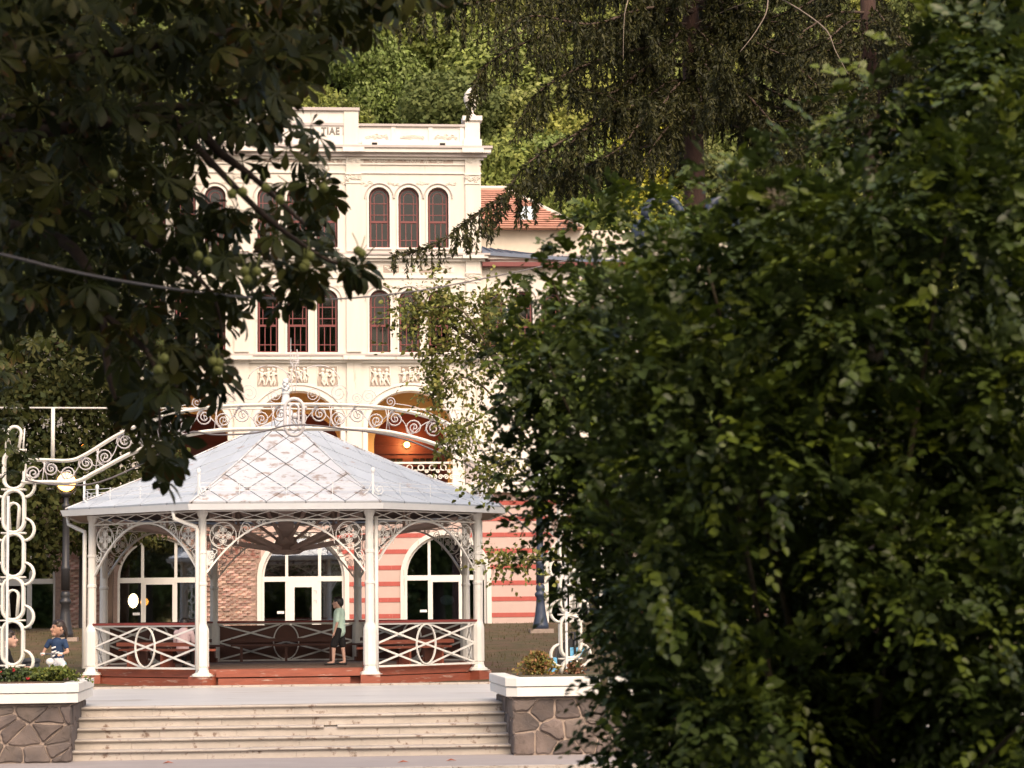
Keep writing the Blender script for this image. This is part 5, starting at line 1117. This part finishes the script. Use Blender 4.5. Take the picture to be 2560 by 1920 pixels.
def shrub(label, xr, Y0, Y1, rb, per, size, cols, seed, base, step, mt, extra=(), top=None):
    rg = np.random.default_rng(seed); rn = random.Random(seed); blobs = []
    for px in np.arange(xr[0], xr[1], step):
        for py in np.arange(-40, 1990, step*.85):
            p = (px+rn.uniform(-.4, .4)*step, py+rn.uniform(-.4, .4)*step); r_ = rb*rn.uniform(.7, 1.2); y = rn.uniform(Y0, Y1); rp = (r_+.13)*F/y*.9
            if all(inpoly((p[0]+rp*a, p[1]+rp*b), BUSH) for a, b in ((0, 0), (-1, 0), (1, 0), (0, -1), (-.7, -.7), (-.7, .7))): blobs.append((tuple(at(p[0], p[1], y)), r_))
    for px, py, r_ in extra: blobs.append((tuple(at(px, py, (Y0+Y1)/2)), r_))
    for k in range(14): blobs.append(((base[0]+rn.uniform(-.8, 1.4), rn.uniform(Y0, Y1), rn.uniform(.2, 1.3)), rb))
    t = thing('shrub', label, 'shrub', base); P, Rm, sc_, cc = leaf_cloud(blobs, per, size, cols, rg); idx = np.argsort(P[:, 1]+rg.uniform(0, .6, len(P))); big = set(); vis = []
    for k in idx:
        d = Vector(P[k])-CP; a, b = 1280+F*d.dot(cr)/d.dot(cf), 960-F*d.dot(cu)/d.dot(cf)
        if 0 < a < 2560 and 0 < b < 1920: vis.append(k)
        if len(vis) >= 300: break
    mask = np.ones(len(P), bool); mask[vis] = False; V, Qs = scatter(ST, SQ, P[mask], Rm[mask], sc_[mask]); np_mesh('foliage', V, Qs, mt, np.repeat(cc[mask], len(ST), 0), t, True)
    mes = []
    for c in cols: o = np_mesh('tmp', ST, SQ, mt, np.tile(np.array(c), (len(ST), 1))); mes.append(o.data); bpy.data.objects.remove(o)
    B = Matrix.Translation(-Vector(base))
    for k in vis: o = link('leaf', mes[rn.randrange(len(mes))], t); o.matrix_world = B @ Matrix(((*[float(a) for a in Rm[k][0]*sc_[k]], P[k][0]), (*[float(a) for a in Rm[k][1]*sc_[k]], P[k][1]), (*[float(a) for a in Rm[k][2]*sc_[k]], P[k][2]), (0, 0, 0, 1))); o.matrix_parent_inverse = Matrix()
    for b_ in rn.sample(blobs, min(16, len(blobs))):
        e = Vector(b_[0]); s_ = Vector(base)+Vector((rn.uniform(-.3, .3), rn.uniform(-.2, .2), 0)); q = smoothline([tuple(s_), tuple(s_.lerp(e, .5)+Vector((0, 0, .35))), tuple(e)], 5); obj('stem', MB().tube(q, [.035*(1-.085*i) for i in range(11)], 6), 'twig', t, True)
    return t
G1 = [(.095, .140, .026), (.115, .165, .028), (.078, .118, .030), (.165, .215, .026), (.100, .140, .045)]; G2 = [(.072, .108, .020), (.090, .132, .022), (.060, .092, .022), (.130, .172, .020), (.080, .115, .034)]
shrub('big leafy shrub with silvery leaves spreading before the right wing', (1150, 1900), 15.2, 17.2, .32, 580, .060, G1, 41, (at(1900, 1500, 16).x, 16.2, -.05), 100, 'leaf_gloss', [(1330, 830, 0.24), (1290, 900, 0.18), (1240, 890, 0.1), (1380, 700, 0.16), (1540, 520, 0.15), (1390, 1290, 0.2), (1490, 560, 0.16), (1470, 1480, 0.18), (1310, 1010, 0.16), (1350, 1100, 0.2), (1350, 1200, 0.18), (1380, 980, 0.24), (1430, 1100, 0.24), (1430, 1250, 0.24), (1430, 900, 0.24), (1480, 1380, 0.2), (1530, 1580, 0.18), (1580, 1680, 0.16), (1440, 760, 0.2), (1450, 650, 0.16), (1320, 1060, 0.13), (1340, 1240, 0.14), (1540, 1500, 0.22), (1610, 1640, 0.18), (1620, 1760, 0.18), (1290, 950, 0.12), (1500, 510, 0.13), (1560, 510, 0.14), (1620, 530, 0.15), (1460, 580, 0.13), (1700, 470, 0.14), (1290, 1080, 0.14), (1300, 1160, 0.14), (1275, 1010, 0.12), (1330, 1320, 0.13), (1260, 860, 0.12)])
shrub('very large dark shrub filling the right edge of the picture', (1560, 2900), 11.0, 13.2, .32, 580, .058, G2, 42, (at(2150, 1700, 12).x, 12.2, -.05), 120, 'leaf_gloss', [(1600, 1700, .13), (1600, 1800, .12), (1640, 1870, .15), (1900, 450, .17), (2000, 420, .2), (2080, 360, .2), (2180, 270, .22), (2280, 180, .22), (2370, 100, .22), (2450, 30, .25), (2530, 90, .25), (2540, -40, .25), (2400, 220, .3), (2480, 180, .3), (1820, 480, .16), (2560, 200, .3), (2560, -100, .3)]+[(1640+a*105, 1690+b*110+(a*37) % 50, .26) for a in range(10) for b in range(3)])
# white seed heads of the climber on the shrub
fm = MB(); rn = random.Random(3)
for k in range(150):
    d = Vector((rn.gauss(0, 1), rn.gauss(0, 1), rn.gauss(0, 1))).normalized(); fm.tube([d*.02, d*.06+Vector((0, 0, .006)), d*rn.uniform(.075, .11)+Vector((rn.uniform(-.02, .02), 0, .01))], [.0022, .002, .0008], 3)
fme = fm.mesh('seed_head', 'seed_fluff')
for k, (px, py, lb) in enumerate(((1655, 610, 'fluffy pinkish seed head on the shrub, leftmost of the group'), (1750, 690, 'largest fluffy pinkish seed head low on the shrub'), (1940, 500, 'fluffy cream seed head high on the shrub'), (2190, 880, 'small fluffy brown seed head at the right of the shrub'))):
    q = at(px, py, 14.6 if k < 2 else 11.6); o = link('seed_head', fme, None, tuple(q)); o.scale = (1.0 if k != 1 else 1.25,)*3 if k < 2 else (.7, .7, .7); tag(o, lb, 'seed head', 'fluffy seed heads on the shrub')
# sapling with thin sprays before the facade
rg = np.random.default_rng(8); yt = thing('sapling', 'light green sapling with airy twigs before the right loggia arch', 'tree', (at(1560, 1900, 31).x, 31, 0)); segs = []; P = []; Fw = []
for j, path in enumerate(([(1520, 1760), (1430, 1250), (1300, 960), (1150, 830), (1060, 780), (1000, 830)], [(1420, 1200), (1250, 900), (1130, 760), (1110, 720)], [(1320, 1100), (1200, 960), (1120, 950), (1075, 990)], [(1260, 950), (1160, 780), (1050, 770), (1020, 740)], [(1400, 1250), (1290, 1170), (1230, 1160), (1200, 1200)], [(1260, 1000), (1190, 1050), (1140, 1080), (1120, 1110)], [(1440, 1400), (1310, 1400), (1250, 1395)], [(1280, 980), (1180, 880), (1100, 870), (1080, 930)], [(1330, 900), (1250, 800), (1180, 770)], [(1340, 820), (1260, 760), (1215, 735)])):
    q = smoothline([tuple(at(a, b, 31+rg.uniform(-.3, .3))) for a, b in path], 6); k = len(q); obj('branch', MB().tube(q, [(.05 if j == 0 else .014)*(1-.9*i/(k-1))+.003 for i in range(k)], 6), 'twig', yt, True)
    for i in range(k):
        if i < k*.3: continue
        for _ in range(int(rg.integers(7, 14))):
            b_ = np.array(q[i])+rg.normal(size=3)*np.array([.12, .12, .12]); d = rg.normal(size=3); d[2] -= .5
            for l_ in range(5): P.append(b_+d*.03*l_); Fw.append(d+rg.normal(size=3)*.8)
P = np.array(P); n = len(P); V, Qs = scatter(ST, SQ, P, frames(np.array(Fw), rg.normal(size=(n, 3))*.5+np.array([0, 0, 1])), .062*rg.uniform(.6, 1.3, n)); cc = np.array([(.17, .19, .045), (.20, .21, .05), (.12, .145, .035), (.22, .20, .055)])[rg.integers(0, 4, n)]*rg.uniform(.7, 1.2, (n, 1)); np_mesh('foliage', V, Qs, 'leaf', np.repeat(cc, len(ST), 0), yt, True)
# planting in the planters
def clump(label, px, py, Y, w_, h_, cols, seed, flowers=()):
    rg = np.random.default_rng(seed); q = at(px, py, Y); base = (q.x, q.y, 1.255); t = thing('planter_plant', label, 'plant', base); n = int(900*w_*h_/.09)+200; P = np.stack([rg.normal(size=n)*w_*.45, rg.normal(size=n)*.12, np.abs(rg.random(n))**.8*h_], 1)
    P[:, 2] *= np.exp(-(P[:, 0]/w_)**2)+.15; P += np.array(base); V, Qs = scatter(ST, SQ, P, frames(rg.normal(size=(n, 3))+np.array([0, 0, .4]), rg.normal(size=(n, 3))*.6+np.array([0, -.3, .8])), .06*rg.uniform(.5, 1.2, n)); cc = np.array(cols)[rg.integers(0, len(cols), n)]*rg.uniform(.7, 1.25, (n, 1)); np_mesh('foliage', V, Qs, 'leaf', np.repeat(cc, len(ST), 0), t, True)
    for a, b in flowers: f = at(a, b, Y-.12); m = MB(); [m.ell((f.x+.018*math.cos(i*1.05), f.y, f.z+.018*math.sin(i*1.05)), (.016, .008, .016), 6, 5) for i in range(6)]; obj('flower', m, 'flower_red', t)
GP_ = [(.10, .14, .025), (.13, .16, .03), (.07, .10, .025), (.17, .18, .04)]
clump('bushy green plant with red flowers below the left looped post', 35, 1690, 40.2, .42, .19, [(.06, .09, .03), (.08, .11, .03), (.05, .07, .03)], 1, [(33, 1675), (5, 1682), (70, 1695)])
clump('bright green fern like plant in the left planter below the girl', 140, 1690, 40.2, .42, .20, GP_, 2); clump('low green plant at the middle of the left planter', 88, 1700, 40.5, .3, .18, GP_, 3)
clump('yellowing plant at the corner of the right planter', 1345, 1680, 40.3, .30, .34, [(.22, .19, .05), (.26, .17, .06), (.14, .15, .04), (.30, .14, .06)], 4); clump('small rusty plant under the loop of the right post', 1437, 1680, 40.3, .14, .18, [(.2, .09, .05), (.12, .10, .04)], 5)

# ---------------------------------------------------------------- people
def blob(name, caps, ells, mt, parent, voxel=.010, smooth_it=3):
    m = MB()
    for p, q, a, b in caps: m.cap(p, q, a, b, 12)
    for c, r_ in ells: m.ell(c, r_, 14, 10)
    o = link(name, m.mesh(name, mt)); md = o.modifiers.new('r', 'REMESH'); md.mode = 'VOXEL'; md.voxel_size = voxel; md.use_smooth_shade = True
    sm_ = o.modifiers.new('s', 'SMOOTH'); sm_.factor = .5; sm_.iterations = smooth_it
    dg = bpy.context.evaluated_depsgraph_get(); me = bpy.data.meshes.new_from_object(o.evaluated_get(dg)); me.name = name; bpy.data.objects.remove(o)
    if not me.materials: me.materials.append(M(mt))
    return link(name, me, parent)
def person(label, base, yaw, J, S, skin, hair, shirt, pants, shoe, sleeve=.9, plen=.9, longhair=None, group=None, printed=False, fingers=True, bk=1, tail=True):
    """J joints in the figure's own frame (x forward, y left, z up, metres); S head radius."""
    t = thing('person', label, 'person', base, group); cy_, sy_ = math.cos(yaw), math.sin(yaw); B = Vector(base)
    W = lambda p: Vector((B.x+p[0]*cy_-p[1]*sy_, B.y+p[0]*sy_+p[1]*cy_, B.z+p[2])); j = {k: W(v) for k, v in J.items() if k != 'headyaw'}; fw = Vector((cy_, sy_, 0)); lf = Vector((-sy_, cy_, 0)); upv = Vector((0, 0, 1)); h = j['head']
    hy = J.get('headyaw', 0); hf = (fw*math.cos(hy)+lf*math.sin(hy)).normalized(); hl = Vector((-hf.y, hf.x, 0)); r_ = S; k = S/.11*bk
    caps = [(j['neck'], h-upv*r_*.6, .048*k, .047*k), (j['neck'], j['chest'], .055*k, .11*k), (j['chest'], j['pelvis'], .12*k, .115*k), (h-upv*r_*.45+hf*r_*.30, h-upv*r_*.78+hf*r_*.62, r_*.58, r_*.40),
            (h+hf*r_*.86, h+hf*r_*1.10-upv*r_*.22, r_*.12, r_*.17)]
    ells = [(h, (r_*.92, r_*.92, r_*1.12)), (h+hl*r_*.92-upv*r_*.1, (r_*.2, r_*.2, r_*.3)), (h-hl*r_*.92-upv*r_*.1, (r_*.2, r_*.2, r_*.3)), (h+hf*r_*.35-upv*r_*.25, (r_*.66, r_*.66, r_*.7))]
    for s in ('l', 'r'):
        sgn = 1 if s == 'l' else -1
        caps += [(j['chest']+upv*.03*k+lf*sgn*.06*k, j['sh'+s], .07*k, .05*k), (j['sh'+s], j['el'+s], .045*k, .036*k), (j['el'+s], j['wr'+s], .036*k, .024*k), (j['hip'+s], j['kn'+s], .078*k, .056*k), (j['kn'+s], j['an'+s], .053*k, .033*k), (j['an'+s], j['toe'+s]-upv*.0, .034*k, .025*k), (j['pelvis'], j['hip'+s], .11*k, .085*k)]
        d = (j['wr'+s]-j['el'+s]).normalized(); hd = d; pa = j['wr'+s]+hd*.055*k; caps.append((j['wr'+s], pa, .024*k, .030*k)); sd_ = hd.cross(fw+upv*.3).normalized()
        for i, (o_, L) in enumerate(((-.027, .055), (-.009, .066), (.009, .062), (.026, .048))):
            b0 = pa+sd_*o_*k+hd*.012*k; b1 = b0+hd*L*.55*k; b2 = b1+(hd*.75-upv*.35+fw*.15).normalized()*L*.5*k; caps += [(b0, b1, .0095*k, .009*k), (b1, b2, .009*k, .0078*k)]
        tb = j['wr'+s]+hd*.02*k+sd_*.024*k*-1; caps += [(tb, tb-sd_*.026*k+hd*.022*k, .0115*k, .0105*k), (tb-sd_*.026*k+hd*.022*k, tb-sd_*.030*k+hd*.052*k, .0105*k, .009*k)]
    body = blob('body', caps, ells, skin, t, .0095*k)
    for s in (1, -1):
        e = h+hf*r_*.86+hl*s*r_*.36+upv*r_*.06; obj('eye', MB().ell(e, (r_*.11, r_*.11, r_*.075), 8, 6), 'eye_dark', t, True); obj('eyebrow', MB().cap(e+upv*r_*.22-hl*r_*.15+hf*.003, e+upv*r_*.22+hl*r_*.15, r_*.035, r_*.03, 5), hair, t, True)
    obj('mouth', MB().cap(h+hf*r_*.93-upv*r_*.55-hl*r_*.2, h+hf*r_*.93-upv*r_*.55+hl*r_*.2, r_*.06, r_*.06, 6), 'lip', t, True)
    hc = [(h+upv*r_*.22-hf*r_*.12, (r_*.98, r_*.98, r_*1.02)), (h-hf*r_*.35-upv*r_*.05, (r_*.78, r_*.8, r_*.85))]; hcap = [(h+upv*r_*.75+hf*r_*.35-hl*r_*.4, h+upv*r_*.75+hf*r_*.35+hl*r_*.4, r_*.36, r_*.36)]
    if longhair == 'pony': hcap += [(h-hf*r_*.95-upv*r_*.1, h-hf*r_*1.25-upv*r_*.9, r_*.4, r_*.3), (h-hf*r_*1.25-upv*r_*.9, h-hf*r_*1.2-upv*r_*1.7, r_*.3, r_*.1)]
    blob('hair', hcap, hc, hair, t, .009*k)
    c2 = [(j['chest']+upv*.05*k, j['pelvis']+upv*(.02 if tail else .10), .138*k, .150*k)]+([(j['pelvis']+upv*.02, j['pelvis']-upv*.06*k, .152*k, .155*k)] if tail else [])
    for s, sgn in (('l', 1), ('r', -1)): c2 += [(j['chest']+upv*.04*k+lf*sgn*.06*k, j['sh'+s], .085*k, .066*k), (j['sh'+s], j['sh'+s].lerp(j['el'+s], sleeve), .064*k, .062*k)]
    if sleeve >= 1:
        for s in 'lr': c2.append((j['el'+s], j['el'+s].lerp(j['wr'+s], .9), .06*k, .042*k))
    sh_ = blob('shirt', c2, [], shirt, t, .012*k)
    if printed:
        fr_ = j['chest'].lerp(j['pelvis'], .45)+fw*.158*k; m = MB()
        for i, (a, b, c, d) in enumerate(((-.05, .07, .05, .09), (-.05, .00, .06, .03), (.01, -.02, .055, .02), (-.04, -.07, .03, .035))): m.cap(fr_+lf*a+upv*b, fr_+lf*(a+c)+upv*(b+.02), .018, .014, 6)
        obj('shirt_print', m, 'print_white', sh_, True)
    c3 = [(j['pelvis']+upv*.06*k, j['pelvis']-upv*.02*k, .135*k, .138*k)]
    for s in 'lr': c3 += [(j['hip'+s], j['hip'+s].lerp(j['kn'+s], min(1, plen)), .098*k, .085*k), (j['pelvis'], j['hip'+s], .13*k, .1*k)]
    if plen > 1:
        for s in 'lr': c3.append((j['kn'+s], j['kn'+s].lerp(j['an'+s], .92), .082*k, .055*k))
    blob('trousers' if plen > 1 else 'shorts', c3, [], pants, t, .012*k)
    for s in 'lr':
        a, b = j['an'+s], j['toe'+s]; d = (b-a); d.z = 0; d = d.normalized() if d.length > .001 else fw; z_ = min(a.z, b.z); heel = Vector((a.x, a.y, z_))-d*.03*k; blob('shoe', [(heel-upv*.008, Vector((b.x, b.y, z_))+d*.05*k-upv*.006, .032*k, .030*k)], [], shoe, t, .008)
    return t
H = 1.47
bp_ = at(848, 1663, 52.6)
person('boy in mint T-shirt and black shorts standing in the pavilion facing left', (bp_.x, 52.6, 1.2), R(168), dict(head=(.02, 0, 1.345), neck=(-.01, 0, 1.20), chest=(-.01, 0, 1.07), pelvis=(0, 0, .78), shl=(-.01, .165, 1.13), shr=(-.01, -.165, 1.13), ell=(.0, .22, .90), elr=(-.03, -.21, .90), wrl=(.07, .20, .70), wrr=(.03, -.2, .70), hipl=(.0, .08, .74), hipr=(0, -.08, .74), knl=(.10, .09, .42), knr=(-.06, -.09, .42), anl=(.11, .09, .065), anr=(-.10, -.09, .065), toel=(.24, .10, .04), toer=(.02, -.10, .04), headyaw=-.15), .112, 'skin_pale', 'hair', 'mint_cloth', 'black_cloth', 'sandal', .75, .95, bk=.9)
gp_ = at(143, 1700, 42.6); gzv = .8
person('girl in navy T-shirt and patterned white shorts riding a scooter at left', (gp_.x, 42.6, gzv), R(-105), dict(head=(.05, .03, 1.31), neck=(.01, 0, 1.15), chest=(.02, 0, 1.02), pelvis=(-.03, 0, .74), shl=(.02, .135, 1.08), shr=(.02, -.135, 1.08), ell=(.06, .21, .90), elr=(.04, -.22, .93), wrl=(.26, .16, .86), wrr=(.25, -.17, .87), hipl=(-.02, .085, .68), hipr=(-.02, -.085, .68), knl=(.05, .18, .40), knr=(.06, -.07, .42), anl=(-.06, .36, .10), anr=(-.02, -.07, .17), toel=(.05, .42, .05), toer=(.11, -.08, .15), headyaw=-.75), .122, 'skin_tan', 'hair_brown', 'navy_cloth', 'shorts_print', 'shoe_blue', .55, .62, 'pony', printed=True, bk=.66, tail=False)
sf = Vector((math.cos(R(-105)), math.sin(R(-105)), 0)); gb = Vector((gp_.x, 42.6, gzv)); sl_ = Vector((-sf.y, sf.x, 0))
sc = thing('kick_scooter', 'small black and white kick scooter held by the girl', 'scooter', tuple(gb))
hbp = gb+sf*.28+Vector((0, 0, .87)); obj('stem', MB().tube([gb+sf*.36+Vector((0, 0, .12)), gb+sf*.28+Vector((0, 0, .88))], .018, 8), 'scooter_metal', sc, True); obj('handlebar', MB().tube([hbp-sl_*.2, hbp+sl_*.2], .014, 8), 'scooter_metal', sc, True)
for s in (-1, 1): obj('grip', MB().tube([hbp+sl_*s*.2, hbp+sl_*s*.12], .020, 8), 'scooter_white', sc, True)
obj('deck', MB().bar(gb+sf*.34+Vector((0, 0, .11)), gb-sf*.26+Vector((0, 0, .11)), .13, .03), 'scooter_white', sc)
for f_ in (.40, -.30): w_ = gb+sf*f_+Vector((0, 0, .062)); obj('wheel', MB().tube([w_-sl_*.015, w_+sl_*.015], .06, 14), 'black_plastic', sc)
obj('basket_bag', MB().ell(gb+sf*.36+Vector((0, 0, .74)), (.07, .05, .06)), 'scooter_white', sc, True)
ap_ = at(22, 1700, 42.9)
person('person in black seated at far left behind the looped post, looking right', (ap_.x-.10, 42.9, .8), R(-8), dict(head=(.10, 0, 1.13), neck=(.03, 0, .96), chest=(-.02, 0, .80), pelvis=(-.12, 0, .50), shl=(.0, .19, .88), shr=(.0, -.19, .88), ell=(.10, .25, .62), elr=(.12, -.25, .62), wrl=(.34, .15, .62), wrr=(.36, -.16, .56), hipl=(-.08, .10, .48), hipr=(-.08, -.10, .48), knl=(.36, .13, .50), knr=(.36, -.13, .50), anl=(.34, .13, .10), anr=(.36, -.13, .10), toel=(.48, .13, .05), toer=(.50, -.13, .05)), .130, 'skin_pale', 'hair_brown', 'black_cloth', 'black_cloth', 'sandal', 1.0, 1.5)
t = thing('bench', 'low stone bench under the seated person in black at left', 'bench', (ap_.x-.2, 42.9, .8)); obj('seat', MB().bx(ap_.x-.55, ap_.x-.02, 42.5, 43.3, 1.13, 1.20), 'step_stone', t)
for y in (42.6, 43.1): obj('leg', MB().bx(ap_.x-.5, ap_.x-.1, y, y+.12, .78, 1.13), 'step_stone', t)
bx_ = at(77, 1680, 43.6); t = thing('litter_bin', 'dark grey litter bin between the seated person and the girl', 'bin', (bx_.x, 43.6, .8)); obj('body', MB().lathe([(.13, 0), (.15, .02), (.155, .68), (.145, .70)], (bx_.x, 43.6, .8), 14), 'bin_grey', t, True); obj('lid', MB().lathe([(.165, .70), (.17, .74), (.15, .77), (.02, .79)], (bx_.x, 43.6, .8), 14), 'bin_grey', t, True)
sp_ = at(462, 1640, 51.9)
person('person in pinkish top seated on the left pavilion bench, only head and back visible', (sp_.x, 51.6, 1.2), R(75), dict(head=(.02, 0, .93), neck=(-.02, 0, .80), chest=(-.04, 0, .68), pelvis=(-.08, 0, .45), shl=(-.03, .16, .74), shr=(-.03, -.16, .74), ell=(.04, .2, .54), elr=(.04, -.2, .54), wrl=(.2, .12, .50), wrr=(.2, -.12, .50), hipl=(-.05, .08, .44), hipr=(-.05, -.08, .44), knl=(.3, .10, .44), knr=(.3, -.10, .44), anl=(.30, .10, .08), anr=(.30, -.10, .08), toel=(.42, .1, .04), toer=(.42, -.1, .04)), .105, 'skin_tan', 'hair', 'pink_cloth', 'black_cloth', 'sandal', .9, 1.5)
# push chair behind the right post
q = at(1430, 1660, 43.6); X, Y0 = q.x, 43.6; z0 = .80; t = thing('pushchair', 'blue and black pushchair parked behind the right looped post', 'pushchair', (X, Y0, z0))
obj('seat', MB().xz([(X-.25, z0+.40), (X+.28, z0+.36), (X+.30, z0+.46), (X-.02, z0+.55), (X-.10, z0+.80), (X-.27, z0+.86)], Y0-.2, Y0+.2), 'black_plastic', t)
obj('canopy', MB().xz([(X-.30, z0+.66), (X-.27, z0+.90), (X-.05, z0+1.02), (X+.16, z0+.95), (X+.12, z0+.88), (X-.1, z0+.84)], Y0-.23, Y0+.23), 'black_plastic', t)
obj('side_panel', MB().xz([(X-.42, z0+.38), (X-.29, z0+.38), (X-.30, z0+.68), (X-.44, z0+.68)], Y0-.24, Y0+.1), 'blue_plastic', t); obj('front_panel', MB().xz([(X-.06, z0+.60), (X+.02, z0+.56), (X+.22, z0+.86), (X-.06, z0+.86)], Y0-.26, Y0-.235), 'blue_plastic', t)
obj('push_bar', MB().tube([(X+.02, Y0-.28, z0+.5), (X+.03, Y0-.28, z0+1.12), (X+.03, Y0+.28, z0+1.12), (X+.02, Y0+.28, z0+.5)], .022, 7), 'black_plastic', t, True)
for dx in (-.26, .28):
    for dy in (-.24, .24): obj('wheel', MB().tube([(X+dx, Y0+dy-.02, z0+.13), (X+dx, Y0+dy+.02, z0+.13)], .13, 16), 'black_plastic', t)
obj('frame', MB().tube([(X-.26, Y0-.22, z0+.13), (X+.1, Y0-.22, z0+.4), (X+.28, Y0-.22, z0+.13)], .014, 6).tube([(X-.26, Y0+.22, z0+.13), (X+.1, Y0+.22, z0+.4), (X+.28, Y0+.22, z0+.13)], .014, 6).tube([(X+.1, Y0-.22, z0+.4), (X+.1, Y0+.22, z0+.4)], .014, 6), 'iron_grey', t, True)
# small litter
q = atz(362, 1896, 0.0); m = MB()
for i in range(7): a = random.uniform(0, 6); m.ell((q.x+random.uniform(-.11, .11), q.y-.05+random.uniform(-.04, .04), .045), (random.uniform(.04, .08), .04, random.uniform(.03, .045)), 7, 5)
tag(obj('plastic_bag', m, 'cup_plastic'), 'crumpled clear plastic bag at the foot of the stairs', 'litter')
for k, (px, py, lb) in enumerate(((1008, 1906, 'curled red brown leaf on the pavement before the stairs'), (1128, 1902, 'small dry leaf on the pavement near the right planter'), (420, 1912, 'small dry leaf on the pavement at left'))):
    q = atz(px, min(py, 1908), .012); m = MB(); m.add([(q.x-.09, q.y, .01), (q.x-.02, q.y-.04, .03), (q.x+.09, q.y, .015), (q.x, q.y+.05, .045), (q.x+.01, q.y, .02)], [(0, 1, 4), (1, 2, 4), (2, 3, 4), (3, 0, 4)]); tag(obj('fallen_leaf', m, 'dead_leaf'), lb, 'leaf', 'fallen leaves on the pavement')
